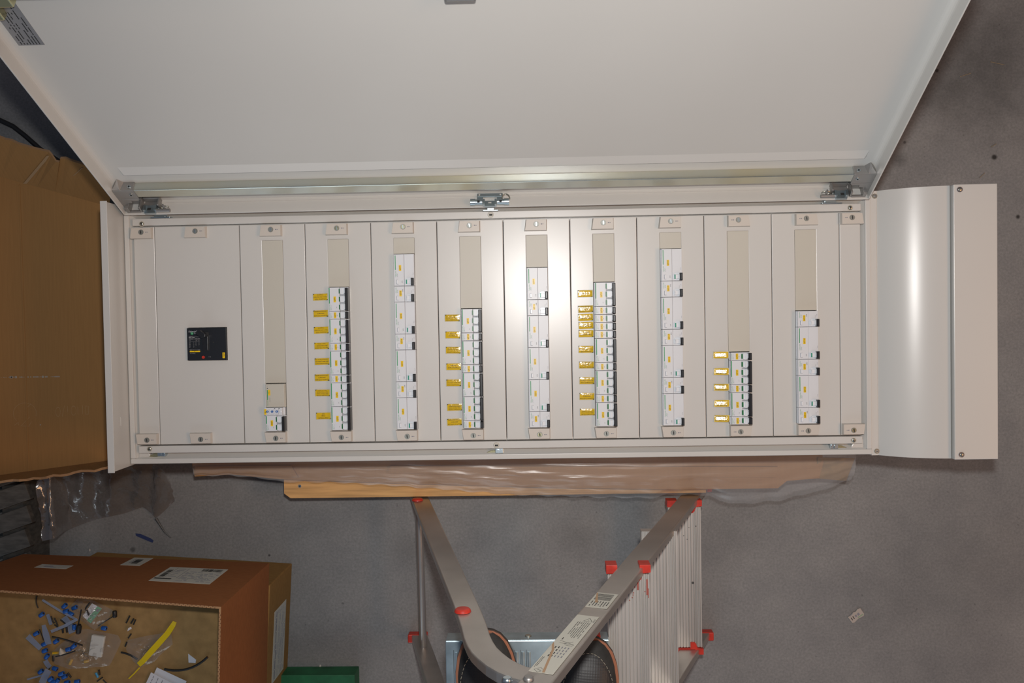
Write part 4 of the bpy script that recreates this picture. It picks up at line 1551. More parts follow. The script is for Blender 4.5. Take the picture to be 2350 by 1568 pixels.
def make_shoe(toe, rot, asym, label):
    r_ = thing('shoe', (toe.x, toe.y, zpl + 0.002), label, 'shoe', None)
    r_.rotation_euler = (0, 0, rot)

    def outline(inset):
        rt = [(h_ - inset if h_ > inset else 0.0, -(t_ + (inset if t_ < 0.15 else -inset) * (1 if h_ < 0.02 else 0.2))) for t_, h_ in HALF]
        rr = [(a * (1.06 if asym > 0 else 0.94) + asym * 0.010 * min(1, -c_ / 0.1) * 0, c_) for a, c_ in rt]
        ll = [(-a * (0.94 if asym > 0 else 1.06), c_) for a, c_ in rt[1:-1]]
        return rr + ll[::-1]
    m1 = MB()
    m1.prism(outline(0.0)[::-1], 0.001, 0.012)
    m1.build('sole', SOLE, r_, bevel=0.002, local=True)
    m1 = MB()
    m1.prism(outline(0.0005)[::-1], 0.012, 0.016)
    m1.build('welt', WELT, r_, bevel=0.001, local=True)

    def upper(u, v):
        t_ = 0.006 + 0.290 * v
        h_ = max(lerp_tab(HALF, t_) - 0.0055, 0.001)
        top = lerp_tab(TOPZ, t_)
        a = math.pi * u
        c_ = math.cos(a)
        s_ = math.sin(a)
        x_ = h_ * (abs(c_) ** 0.8) * (1 if c_ > 0 else -1) * (1.06 if c_ * asym > 0 else 0.94)
        return (x_, -t_, 0.015 + (top - 0.015) * s_ ** 0.75)
    # vamp of perforated leather in front, suede rand around it
    m1 = MB()
    m1.grid(upper, 28, 30, 0)
    for i_ in range(len(m1.f)):
        j_ = i_ // 28
        k_ = i_ % 28
        v_ = (j_ + .5) / 30
        t_ = 0.006 + 0.29 * v_
        u_ = (k_ + .5) / 28
        side = abs(u_ - 0.5)
        lim = 0.5 * math.sqrt(max(0, 1 - ((0.105 - t_) / 0.082) ** 2)) * 0.66 if t_ < 0.105 else 0.33
        if side < lim and t_ > 0.023:
            m1.m[i_] = 1
    m1.build('upper', [SUEDE, PERF], r_, local=True)
    # stitching: short pale dashes along the edge of the vamp
    m1 = MB()
    path = []
    for k in range(-70, 71):
        ang = k / 70 * math.pi * 0.5
        t_ = 0.105 - 0.082 * math.cos(ang)
        u_ = 0.5 + 0.5 * 0.66 * math.sin(ang)
        path.append((u_, (t_ - 0.006) / 0.29))
    for sgn in (0.17, 0.83):
        pass
    ext0 = [(path[0][0], path[0][1] + k * 0.004) for k in range(60, 0, -1)]
    ext1 = [(path[-1][0], path[-1][1] + k * 0.004) for k in range(1, 61)]
    full = ext0 + path + ext1
    pw = [Vector(upper(*p)) + Vector((0, 0, 0.0006)) for p in full]
    acc, i0, on = 0.0, 0, True
    for i_ in range(1, len(pw)):
        acc += (pw[i_] - pw[i_ - 1]).length
        if acc > (0.0045 if on else 0.0022):
            if on:
                m1.tube([pw[i0], pw[i_]], 0.00055, 4)
            on = not on
            i0, acc = i_, 0.0
    m1.build('stitching', THREAD, r_, local=True)['kind'] = 'stuff'
    return r_


make_shoe(P(1112, 1444, zpl + .014), 0.07, -1, 'charcoal suede shoe with orange welt, nearer the rear leg of the ladder')
make_shoe(P(1352, 1459, zpl + .014), -0.09, 1, 'charcoal suede shoe with orange welt, nearer the aluminium treads')

# ------------------------------------------------------------------ open carton with scraps standing on a second carton, lower left
zl = 0.200
gx = P(673, 1293, 0).x


def turned(px, py, ang):
    c_, n_ = math.cos(ang), math.sin(ang)
    return lambda x, y, z: (px + (x - px) * c_ - (y - py) * n_, py + (x - px) * n_ + (y - py) * c_, z)


lowb = thing('closed_carton', (0, -0.9, 0), 'ochre closed carton with a white shipping label under the open carton', 'box')
by = P(673, 1293, 0).y
dq = P(673, 1293, 0) - P(351, 1272, 0)
RL = turned(gx, by, math.atan2(dq.y, dq.x) * 0.9)
b = MB(RL)
b.box(-0.36, gx - 0.003, by - 0.60, by, 0, zl)
cb_ = b.build('carton_body', CARDO, lowb, bevel=0.003)
# label on its right side
b = MB(RL)
f_ = lambda px, py: None
yl0, yl1 = by - 0.085, by - 0.275
b.box(gx - 0.0029, gx - 0.0025, yl1, yl0, 0.045, 0.150)
for i in range(9):
    z_ = 0.053 + 0.0105 * i
    y_ = yl1 + 0.006
    while y_ < yl0 - 0.012:
        ln = rnd.uniform(0.006, 0.03)
        if rnd.random() < 0.8:
            b.box(gx - 0.0025, gx - 0.0022, y_, min(y_ + ln, yl0 - 0.006), z_, z_ + (0.0022 if i != 7 else 0.006), 1)
        y_ += ln + 0.003
b.build('shipping_label', [STICK, GREYINK], lowb)

# the open carton
ox1 = P(618, 1292, zl).x
oy1 = P(618, 1292, zl).y
ox0 = -0.445
dq = P(618, 1292, zl) - P(60, 1272, zl)
RA = math.atan2(dq.y, dq.x)
RO = turned(ox1, oy1, RA)
oy0 = -1.20
zh = zl + 0.336
lean = 0.024
box = thing('open_carton', ((ox0 + ox1) / 2, (oy0 + oy1) / 2, zl), 'large reddish-brown open carton full of cable scraps, lower left', 'box')
tk = 0.0045
zf = zl + 0.200
b = MB(RO)
b.box(ox0, ox1, oy0, oy1, zl + 0.0005, zl + 0.006)
b.build('base', CARDR, box)
b = MB(RO)
b.box(ox0 + tk, ox1 - tk, oy0 + tk, oy1 - tk, zf - 0.005, zf)
b.build('inner_liner', CARDI, box)
walls = []


def RB(x, y, z):
    """carton coordinates of the near wall, which bulges outwards towards its upper left corner"""
    return RO(x, y + lean * (ox1 - x) / (ox1 - ox0) * (z - zl) / (zh - zl), z)


b = MB(RB)
z0_ = zl + 0.006
b.grid(lambda u, v: (ox1 + (ox0 - ox1) * u, oy1, z0_ + (zh - z0_) * v), 12, 6, 0)
b.grid(lambda u, v: (ox0 + (ox1 - ox0) * u, oy1 - tk, z0_ + (zh - z0_) * v), 12, 6, 1)
b.grid(lambda u, v: (ox0 + (ox1 - ox0) * u, oy1 - tk + tk * v, zh), 12, 1, 2, False)
for x_ in (ox0, ox1):
    b.quad((x_, oy1 - tk, z0_), (x_, oy1, z0_), (x_, oy1, zh), (x_, oy1 - tk, zh))
walls.append(b.build('wall', [CARDR, CARDI, CARDE], box))
for r in ((ox1 - tk, ox1, oy0, oy1 - tk), (ox0, ox0 + tk, oy0, oy1 - tk), (ox0 + tk, ox1 - tk, oy0, oy0 + tk)):
    b = MB(RO)
    x0_, x1_, y0_, y1_ = r
    b.box(x0_, x1_, y0_, y1_, zl + 0.006, zh)
    # faces turned to the inside of the box are raw cardboard
    if x1_ == ox1:
        b.m = [0, 2, 0, 0, 1, 0]
    elif x0_ == ox0:
        b.m = [0, 2, 0, 0, 0, 1]
    else:
        b.m = [0, 2, 0, 1, 0, 0]
    walls.append(b.build('wall', [CARDR, CARDI, CARDE], box))
# corrugation showing on the cut edges
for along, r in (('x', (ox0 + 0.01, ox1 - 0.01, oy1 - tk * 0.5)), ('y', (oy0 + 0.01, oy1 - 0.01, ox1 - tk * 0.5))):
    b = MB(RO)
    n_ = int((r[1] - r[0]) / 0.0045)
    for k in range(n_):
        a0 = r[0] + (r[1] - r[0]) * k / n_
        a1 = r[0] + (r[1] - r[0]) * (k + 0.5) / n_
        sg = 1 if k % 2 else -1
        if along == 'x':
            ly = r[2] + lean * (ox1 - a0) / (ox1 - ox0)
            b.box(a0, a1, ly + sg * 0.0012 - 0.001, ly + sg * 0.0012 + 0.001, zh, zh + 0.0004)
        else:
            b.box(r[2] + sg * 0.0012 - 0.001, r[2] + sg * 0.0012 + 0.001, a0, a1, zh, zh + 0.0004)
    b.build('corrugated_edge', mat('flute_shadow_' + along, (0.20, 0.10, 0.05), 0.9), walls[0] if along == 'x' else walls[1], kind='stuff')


# labels on the near side of the open carton: outer face at y = oy1
def on_yface(px, py, y_):
    inv = turned(ox1, oy1, -RA)
    cl = Vector(inv(*CAM_LOC))
    d = _M @ Vector(((px - IW / 2) / FPX, -(py - IH / 2) / FPX, -1.0))
    d.rotate(Euler((0, 0, -RA)))
    t_ = (y_ - cl.y) / d.y
    return cl + d * t_


def face_label(name, quad_px, kindrows, par, lab):
    pc = [on_yface(x, y, oy1) for x, y in quad_px]
    x0_, x1_ = min((pc[0].x + pc[3].x) / 2, (pc[1].x + pc[2].x) / 2), max((pc[0].x + pc[3].x) / 2, (pc[1].x + pc[2].x) / 2)
    z0_, z1_ = min((pc[0].z + pc[1].z) / 2, (pc[2].z + pc[3].z) / 2), max((pc[0].z + pc[1].z) / 2, (pc[2].z + pc[3].z) / 2)
    m2 = MB(RB)
    m2.box(x0_, x1_, oy1 + 0.0004, oy1 + 0.0009, z0_, z1_)
    W3, H3 = x1_ - x0_, z1_ - z0_

    def ink(a0, a1, c0, c1, mi=1):
        m2.box(x0_ + W3 * a0, x0_ + W3 * a1, oy1 + 0.0009, oy1 + 0.0012, z0_ + H3 * c0, z0_ + H3 * c1, mi)
    if kindrows == 'big':
        ink(0.02, 0.30, 0.78, 0.84)
        for k in range(14):
            ink(0.05, 0.13, 0.20 + 0.037 * k, 0.20 + 0.037 * k + rnd.choice((.01, .02, .026)))
        for k in range(24):
            ink(0.60 + 0.0145 * k, 0.60 + 0.0145 * k + rnd.choice((.004, .007, .010)), 0.06, 0.22)
        ink(0.155, 0.16, 0.05, 0.75, 2)
        ink(0.36, 0.365, 0.05, 0.75, 2)
        for r_ in range(12):
            a_ = 0.40
            while a_ < 0.95:
                l_ = rnd.uniform(0.02, 0.12)
                if rnd.random() < 0.6:
                    ink(a_, min(0.97, a_ + l_), 0.28 + 0.055 * r_, 0.295 + 0.055 * r_, 2)
                a_ += l_ + 0.02
        for r_ in range(6):
            if rnd.random() < 0.9:
                ink(0.19, 0.19 + rnd.uniform(0.06, 0.15), 0.12 + 0.10 * r_, 0.14 + 0.10 * r_, 2)
    elif kindrows == 'code':
        for k in range(16):
            ink(0.34, 0.68, 0.24 + 0.034 * k, 0.24 + 0.034 * k + rnd.choice((.01, .018, .025)))
        ink(0.24, 0.28, 0.2, 0.75, 2)
    else:
        for r_ in range(4):
            ink(0.22, 0.22 + rnd.uniform(0.2, 0.4), 0.45 + 0.1 * r_, 0.50 + 0.1 * r_, 2)
        ink(0.3, 0.8, 0.18, 0.22, 2)
    m2.build(name, [STICK, INK, GREYINK], par)


face_label('shipping_label', [(397, 1303), (525, 1310), (475, 1346), (340, 1336)], 'big', walls[0], '')
face_label('shipping_label', [(311, 1281), (355, 1282), (317, 1302), (273, 1300)], 'code', walls[0], '')
face_label('shipping_label', [(106, 1299), (167, 1307), (142, 1316), (80, 1308)], 'small', walls[0], '')

# ---- scraps inside
BLUEC = mat('blue_cap_plastic', (0.012, 0.10, 0.42), 0.35)
LBLUE = mat('light_blue_plastic', (0.05, 0.30, 0.55), 0.4)
RUB = mat('black_rubber', (0.012, 0.012, 0.013), 0.5)
COP = mat('copper_core', (0.45, 0.18, 0.09), 0.4, 0.8)
zs = zf + 0.001
C1 = lambda cx, cy: (40 + cx / 7.54, 1360 + cy / 7.54)
C2 = lambda cx, cy: (270 + cx / 9.33, 1400 + cy / 9.33)
SC = (CAM_LOC.z - zs) / FPX

cap_me = None
m_ = MB()
m_.tube([(-0.0058, 0, 0), (-0.0052, 0, 0), (0.0048, 0, 0), (0.0058, 0, 0)], [0.0040, 0.0047, 0.0049, 0.0043], 14)
cap_me = m_.mesh('cable_cap', BLUEC)
m_ = MB()
m_.tube([(0.0058, 0, 0), (0.0060, 0, 0)], 0.0024, 10)
cap_hole = m_.mesh('cap_hole', INK)
caps = [(418, 385, .6, 0), (325, 712, .5, 0), (465, 895, .4, 0), (475, 1010, .3, 0), (510, 1110, .9, 0), (405, 1370, .6, 0), (815, 235, .7, 0), (840, 325, .2, 2),
        (925, 375, -.5, 1), (985, 600, 1.5, 1), (670, 845, .6, 1), (885, 985, .2, 1), (975, 930, .7, 1), (650, 1320, -.3, 0), (760, 1410, .3, 2), (815, 1460, .5, 0),
        (575, 1500, .7, 2), (620, 1545, -.2, 0), (1035, 1545, .1, 0), (1500, 620, -.1, 0), (990, 265, .4, 0), (690, 1535, .9, 0), (860, 1560, .2, 0), (280, 1640, 1.0, 0)]
for (cx, cy, an, lv) in caps:
    q = P(*C1(cx, cy), zs + 0.006 + 0.009 * lv)
    lab = {(418, 385): 'blue plastic cap lying alone at the upper left of the scrap heap', (325, 712): 'blue plastic cap touching the thin straight black offcut',
           (405, 1370): 'blue plastic cap showing its hole at the lower left of the heap', (1035, 1545): 'blue plastic cap lying alone at the bottom edge of the picture',
           (1500, 620): 'blue plastic cap lying alone below the thick black plug', (815, 235): 'blue plastic cap beside the upper corner of the card bag',
           (510, 1110): 'blue plastic cap lowest of the row left of the ivory cone'}.get((cx, cy), 'small blue plastic cap piled among other scraps in the heap')
    o = thing('blue_bushing', q, lab, 'cap', 'blue caps in the open carton')
    o.rotation_euler = (rnd.uniform(-.2, .2), rnd.uniform(-.1, .1), an)
    child('shell', cap_me, o)
    child('mouth', cap_hole, o)

offs = [([(340, 60), (325, 160), (360, 270)], 20, 0), ([(382, 640), (420, 735), (450, 830)], 16, 0), ([(600, 765), (830, 815), (1130, 915)], 21, 3),
        ([(1105, 300), (1080, 430), (1050, 560)], 24, 2), ([(1250, 180), (1195, 250), (1180, 290)], 24, 3), ([(1205, 300), (1235, 395)], 22, 3),
        ([(1650, 420), (1520, 500), (1400, 580)], 18, 0), ([(585, 410), (610, 490), (640, 530)], 24, 1), ([(640, 555), (710, 610)], 22, 1),
        ([(640, 440), (700, 580)], 26, 0), ([(745, 470), (830, 540)], 22, 1), ([(790, 440), (840, 500)], 20, 0), ([(780, 620), (790, 700)], 34, 1),
        ([(850, 600), (860, 690)], 34, 1), ([(1000, 1010), (830, 1070), (660, 1110)], 20, 1), ([(620, 1100), (625, 1190)], 34, 0), ([(505, 1290), (560, 1330)], 28, 0),
        ([(870, 1390), (930, 1470)], 30, 1), ([(1410, 1340), (1425, 1430)], 28, 0), ([(1380, 1540), (1475, 1470)], 22, 0), ([(1480, 1510), (1560, 1590)], 22, 0)]
SHAPE = ['curved black cable offcut beside the near wall in the open carton', 'thin straight black cable offcut beside two blue caps', 'long black cable offcut lying across the clear bag',
         'short upright black cable offcut beside the green card', 'short black offcut on the white corner of the card', 'tilted black offcut on the middle of the card',
         'thin black cable offcut below the black knob']
for i, (pts_, wpx, lv) in enumerate(offs):
    r_ = wpx / 2 / 7.54 * SC
    path = [P(*C1(*p), zs + r_ + 0.009 * lv) for p in pts_]
    if len(path) == 3:
        path = [path[0].lerp(path[1], t_).lerp(path[1].lerp(path[2], t_), t_) if False else
                ((1 - t_) ** 2 * path[0] + 2 * t_ * (1 - t_) * (2 * path[1] - (path[0] + path[2]) / 2) + t_ * t_ * path[2]) for t_ in [k / 8 for k in range(9)]]
    m_ = MB()
    m_.tube(path, r_, 10)
    m_.build('cable_offcut', RUB, None, label=SHAPE[i] if i < len(SHAPE) else 'stubby black cable offcut piled among the plastic strips in the heap', cat='cable', group='black offcuts in the open carton')
offs2 = [([(260, 130), (185, 280)], 34, 'largest of three short black offcuts lying in a row'), ([(345, 190), (285, 290)], 34, 'middle one of three short black offcuts in a row'),
         ([(385, 210), (340, 315)], 32, 'rightmost of three short black offcuts lying in a row'), ([(290, 515), (228, 605)], 30, 'short black offcut below the white paper curl'),
         ([(200, 690), (160, 785)], 34, 'black offcut with a glinting film end above the yellow tape'), ([(75, 910), (260, 965), (420, 1060)], 40, 'black offcut pointing at the yellow tape strip'),
         ([(1000, 1270), (1500, 1265), (1925, 1010)], 50, 'long curved black cable offcut beside the white papers')]
for (pts_, wpx, lab) in offs2:
    r_ = wpx / 2 / 9.33 * SC
    path = [P(*C2(*p), zs + r_) for p in pts_]
    if len(path) == 3:
        path = [((1 - t_) ** 2 * path[0] + 2 * t_ * (1 - t_) * (2 * path[1] - (path[0] + path[2]) / 2) + t_ * t_ * path[2]) for t_ in [k / 10 for k in range(11)]]
    o = thing('cable_offcut', path[0], lab, 'cable', 'loose black offcuts in the open carton')
    m_ = MB()
    m_.tube(path, r_, 12)
    m_.build('sheath', RUB, o)
    d = (path[-1] - path[-2]).normalized()
    m_ = MB()
    m_.tube([path[-1] - d * 0.001, path[-1] + d * 0.0004], r_ * 0.55, 8)
    m_.build('core', COP if wpx == 50 else RUB, o)
# black knob
q0, q1 = P(*C1(1682, 318), zs + .006), P(*C1(1688, 430), zs + .006)
m_ = MB()
m_.tube([q0, q0.lerp(q1, .08), q0.lerp(q1, .92), q1], [0.0038, 0.0050, 0.0050, 0.0038], 14)
m_.build('rubber_plug', RUB, None, label='thick black rubber plug at the corner of the clear card bag', cat='plug')
q0, q1 = P(*C1(1070, 560), zs + .022), P(*C1(1055, 690), zs + .016)
m_ = MB()
m_.tube([q0, q0.lerp(q1, .3), q1], [0.004, 0.0062, 0.0058], 14)
m_.build('rubber_plug', RUB, None, label='thick black rubber plug standing in the middle of the scrap heap', cat='plug')


def ribbon(name, pts_, wpx, m__, scale, lift, label, cat, group=None, th=0.0006, crop=C1, bow=0.0):
    path = [P(*crop(*p), zs + lift) for p in pts_]
    m2 = MB()
    vs, n_ = [], len(path)
    for i, p in enumerate(path):
        d = (path[min(i + 1, n_ - 1)] - path[max(i - 1, 0)]).normalized()
        s_ = Vector((-d.y, d.x, 0)).normalized() * (wpx[i] if isinstance(wpx, (list, tuple)) else wpx) / 2 / scale * SC
        up = Vector((0, 0, bow * math.sin(math.pi * i / max(1, n_ - 1))))
        vs += [p + s_ + up, p - s_ + up]
    n2 = len(vs)
    vs += [v - Vector((0, 0, th)) for v in vs]
    fs = []
    for i in range(n_ - 1):
        a = 2 * i
        fs += [(a, a + 1, a + 3, a + 2), (n2 + a + 2, n2 + a + 3, n2 + a + 1, n2 + a), (a, a + 2, n2 + a + 2, n2 + a), (a + 1, n2 + a + 1, n2 + a + 3, a + 3)]
    fs += [(0, n2, n2 + 1, 1), (n2 - 2, n2 - 1, 2 * n2 - 1, 2 * n2 - 2)]
    m2.add([tuple(v) for v in vs], fs)
    return m2.build(name, m__, None, label=label, cat=cat, group=group)


ribbon('cable_tie', [(430, 130), (720, 310), (1040, 480)], 40, MILKY, 7.54, 0.020, 'narrow milky plastic tie slanting across the top of the heap', 'plastic strip')
ribbon('cable_tie', [(580, 680), (820, 580), (1030, 465)], 52, MILKY, 7.54, 0.024, 'milky plastic strip over the black plugs in the heap', 'plastic strip')
ribbon('plastic_strip', [(450, 565), (490, 720), (540, 900)], [70, 115, 110], MILKY, 7.54, 0.010, 'broad milky plastic strip right of the thin black offcut', 'plastic strip')
ribbon('plastic_strip', [(175, 760), (280, 860), (400, 975)], [110, 100, 90], MILKY, 7.54, 0.012, 'broad milky plastic strip at the left edge of the heap', 'plastic strip')
ribbon('cable_tie', [(165, 1510), (320, 1465), (490, 1420)], 30, MILKY, 7.54, 0.006, 'narrow milky plastic tie at the lower left of the heap', 'plastic strip')
ribbon('plastic_strip', [(540, 1345), (480, 1450), (420, 1580)], 120, MILKY, 7.54, 0.014, 'broad milky plastic strip at the bottom of the heap', 'plastic strip')
ribbon('plastic_strip', [(800, 430), (880, 540), (950, 700)], 120, MILKY, 7.54, 0.006, 'milky plastic strip behind the short black plugs', 'plastic strip')
ribbon('plastic_strip', [(480, 1180), (520, 1250), (560, 1300)], 90, MILKY, 7.54, 0.006, 'small milky plastic strip below the row of blue caps', 'plastic strip')
ribbon('plastic_strip', [(520, 380), (545, 450), (580, 560)], 60, MILKY, 7.54, 0.004, 'small milky plastic strip left of the black plugs', 'plastic strip')
YT_ = mat('yellow_sticky_tape', (0.62, 0.47, 0.004), 0.35)
ribbon('yellow_tape', [(1222, 255), (1190, 330), (1080, 500), (900, 700), (700, 920), (560, 1080), (448, 1180)], [85, 110, 122, 130, 130, 122, 112], YT_, 9.33, 0.006,
       'long strip of yellow tape lying on the carton floor', 'tape', crop=C2, bow=0.006)
ribbon('yellow_wire', [(470, 1240), (350, 1370), (235, 1478)], 24, YT_, 9.33, 0.004, 'thin yellow strip trailing from the end of the yellow tape', 'strip', crop=C2)


def sheet(name, quad, m__, crop, lift, label, cat, th=0.0006, ink=None, curl=0.0, group=None):
    pc = [P(*crop(*p), zs + lift + (curl if i in (1,) else 0)) for i, p in enumerate(quad)]
    m2 = MB()
    n_ = len(pc)
    vs = [tuple(p) for p in pc] + [tuple(p - Vector((0, 0, th))) for p in pc]
    fs = [tuple(range(n_)), tuple(range(n_, 2 * n_))[::-1]] + [(i, n_ + i, n_ + (i + 1) % n_, (i + 1) % n_) for i in range(n_)]
    m2.add(vs, fs)
    mm = [m__]
    if ink:
        mm += ink(m2, pc)
    return m2.build(name, mm, None, label=label, cat=cat, group=group)


def bil(pc, a, c_, h_=0.0003):
    return tuple(pc[0].lerp(pc[1], a).lerp(pc[3].lerp(pc[2], a), c_) + Vector((0, 0, h_)))


def ink_paper(m2, pc):
    for r in range(5):
        a = 0.08
        while a < 0.9:
            l_ = rnd.uniform(0.05, 0.2)
            if rnd.random() < 0.5:
                m2.add([bil(pc, 0.12 + 0.16 * r, a), bil(pc, 0.145 + 0.16 * r, a), bil(pc, 0.145 + 0.16 * r, min(.95, a + l_)), bil(pc, 0.12 + 0.16 * r, min(.95, a + l_))], [(0, 1, 2, 3)], 1)
            a += l_ + 0.04
    return [GREYINK]


PAPER = mat('white_paper', (0.55, 0.57, 0.62), 0.7)
sheet('paper_sheet', [(840, 1235), (1475, 1530), (1250, 2050), (600, 1760)], PAPER, C2, 0.003, 'blank white paper sheet under the printed one in the open carton', 'paper')
sheet('paper_sheet', [(715, 1340), (1300, 1640), (1100, 2100), (500, 1800)], PAPER, C2, 0.0055, 'printed white paper sheet lying on the blank one in the open carton', 'paper', ink=ink_paper)
sheet('paper_scrap', [(1510, 940), (1680, 1070), (1668, 1138), (1518, 1130)], PAPER, C2, 0.008, 'small torn white paper scrap above the long curved cable', 'paper', curl=0.006)
sheet('paper_scrap', [(205, 460), (225, 395), (285, 360), (300, 405)], PAPER, C2, 0.006, 'tiny curl of white paper below the three short offcuts', 'paper', curl=0.004)
CONE = mat('ivory_plastic', (0.50, 0.47, 0.40), 0.5)
q = P(*C1(775, 1010), zs + 0.004)
m_ = MB()
m_.tube([q + Vector((-0.001, 0.008, 0.006)), q + Vector((0, -0.005, 0))], [0.001, 0.008], 10)
m_.build('ivory_cone', CONE, None, label='small ivory plastic cone in the middle of the heap', cat='plastic scrap')
for (pa, pb, mm_, lab) in (((615, 1052), (730, 1045), None, 'green and yellow earth wire offcut beside the ivory cone'), ((905, 1245), (945, 1160), 1, 'short yellow wire offcut under the clear bag, left one'),
                           ((1160, 1200), (1230, 1185), 1, 'short yellow wire offcut under the clear bag, right one')):
    q0, q1 = P(*C1(*pa), zs + .004), P(*C1(*pb), zs + .004)
    m_ = MB()
    m_.tube([q0, q1], 0.0034, 10)
    if mm_ is None:
        m_.m = [1 if (i % 10) in (1, 2, 3) else 0 for i in range(len(m_.m))]
    m_.build('wire_offcut', [mat('yellow_insulation', (0.6, 0.36, 0.01), 0.5), mat('green_insulation', (0.02, 0.25, 0.03), 0.5)], None, label=lab, cat='wire')
q0, q1 = P(*C1(1360, 1390), zs + .003), P(*C1(1395, 1470), zs + .003)
m_ = MB()
m_.tube([q0, q1], 0.0026, 8)
m_.build('wire_offcut', LBLUE, None, label='light blue wire offcut beside a short black plug', cat='wire')


def bag(name, poly, crop, m__, lift, amp, label, inner=None):
    pc = [P(*crop(*p), zs + lift) for p in poly]
    cxy = sum((p for p in pc), Vector()) / len(pc)
    o = thing(name, (cxy.x, cxy.y, zs + lift), label, 'plastic bag')
    n_ = len(pc)

    def fn(u, v):
        a = u * n_
        i = int(a) % n_
        e_ = pc[i].lerp(pc[(i + 1) % n_], a - int(a))
        p = cxy.lerp(e_, v)
        h_ = 0.6 * amp * (1 - v ** 3) * (0.7 + 0.5 * math.sin(u * 31 + v * 11) + 0.4 * math.sin(u * 57 - v * 23))
        return (p.x, p.y, p.z + max(0.0, h_))
    m2 = MB()
    m2.grid(fn, 48, 12)
    m2.build('bag_film', m__, o)
    if inner:
        inner(o)
    return o


def card_in(o):
    pc = [P(*C1(*p), zs + 0.005) for p in ((1290, 190), (1460, 280), (1270, 535), (1125, 410))]
    m2 = MB()
    m2.add([tuple(p) for p in pc] + [tuple(p - Vector((0, 0, .001))) for p in pc], [(3, 2, 1, 0), (4, 5, 6, 7), (0, 1, 5, 4), (1, 2, 6, 5), (2, 3, 7, 6), (3, 0, 4, 7)])
    m2.add([bil(pc, .55, 0), bil(pc, 1, 0), bil(pc, 1, 1), bil(pc, .55, 1)], [(3, 2, 1, 0)], 1)
    m2.add([bil(pc, .68, .12, .0005), bil(pc, .90, .12, .0005), bil(pc, .90, .28, .0005), bil(pc, .68, .28, .0005)], [(3, 2, 1, 0)], 2)
    m2.add([bil(pc, .72, .55, .0005), bil(pc, .76, .55, .0005), bil(pc, .76, .9, .0005), bil(pc, .72, .9, .0005)], [(3, 2, 1, 0)], 2)
    m2.build('card', [PAPER, mat('mint_print', (0.17, 0.36, 0.24), 0.6), GREYINK], o)


def pad_in(o):
    pc = [P(*C1(*p), zs + 0.011) for p in ((1280, 735), (1510, 770), (1450, 1135), (1220, 1095))]
    m2 = MB()
    m2.add([tuple(p) for p in pc] + [tuple(p - Vector((0, 0, .008))) for p in pc], [(3, 2, 1, 0), (4, 5, 6, 7), (0, 1, 5, 4), (1, 2, 6, 5), (2, 3, 7, 6), (3, 0, 4, 7)])
    m2.build('white_pad', mat('white_foam', (0.50, 0.50, 0.47), 0.7), o, bevel=0.002)


bag('clear_bag', [(860, 290), (1040, 110), (1320, 135), (1660, 310), (1560, 480), (1330, 660), (1050, 450)], C1, BAGS, 0.002, 0.010, 'clear plastic bag with a white and green card inside', card_in)
bag('clear_bag', [(600, 1040), (760, 880), (1150, 620), (1740, 740), (1800, 850), (1600, 1270), (1300, 1300), (900, 1330), (640, 1240)], C1, BAGS, 0.004, 0.012, 'clear plastic bag holding a white foam pad', pad_in)
bag('clear_bag', [(210, 650), (600, 560), (1140, 470), (1180, 740), (980, 900), (760, 1130), (480, 1230), (330, 1100), (180, 860)], C2, BAGS, 0.002, 0.008, 'clear plastic bag lying under and over the yellow tape')

# ------------------------------------------------------------------ green plank end, bits on the floor
zg = 0.06
g0, g1 = P(640, 1552, zg), P(812, 1556, zg)
b = MB()
gA, gB = P(668, 1534, 0.0), P(820, 1539, 0.0)
yt_ = (P(720, 1550, zg).y)
b.box(gA.x - 0.05, P(814, 1556, zg).x, yt_ - 0.10, yt_, 0.0, zg)
go = b.build('green_beam', [GREENP], None, bevel=0.002, label='dark green painted timber beam beside the ochre carton', cat='timber')

b = MB()
pc = [P(x, y, 0.002) for x, y in ((311, 1225), (322, 1226), (345, 1236), (352, 1241), (350, 1246), (335, 1240), (312, 1230))]
b.prism([(p.x, p.y) for p in pc][::-1], 0.0005, 0.002)
b.build('blue_tape_scrap', mat('navy_tape', (0.03, 0.045, 0.13), 0.5), None, label='thin navy blue strip on the concrete floor', cat='scrap')
for (px, py, s_, lab) in ((206, 1263, 0.0026, 'white crumb on the floor between bag and open carton'), (735, 1531, 0.004, 'pale wood splinter beside the green beam')):
    q = P(px, py, 0)
    m_ = MB()
    m_.dome(q.x, q.y, 0.0, s_, s_ * 0.8, 8, 3, sy=1.7)
    m_.build('floor_crumb', mat('pale_crumb_%d' % px, (0.5, 0.45, 0.40), 0.7), None, label=lab, cat='crumb')
# crumpled printed sticker on the floor, right
b = MB()
cc = [(1946, 1417), (1952, 1412), (1958, 1406), (1964, 1404), (1967, 1399), (1974, 1396), (1978, 1402), (1983, 1409), (1982, 1414), (1976, 1417), (1970, 1420), (1966, 1424), (1961, 1429), (1956, 1430), (1951, 1424)]
pc = [P(x, y, 0.002) for x, y in cc]
b.prism([(p.x, p.y) for p in pc][::-1], 0.0005, 0.0022)


def pq(x0_, y0_, x1_, y1_, w_, mi):
    a, c_ = P(x0_, y0_, 0.0024), P(x1_, y1_, 0.0024)
    d = (c_ - a).normalized()
    s_ = Vector((-d.y, d.x, 0)) * w_ / 2
    b.add([tuple(a + s_), tuple(a - s_), tuple(c_ - s_), tuple(c_ + s_)], [(3, 2, 1, 0)], mi)


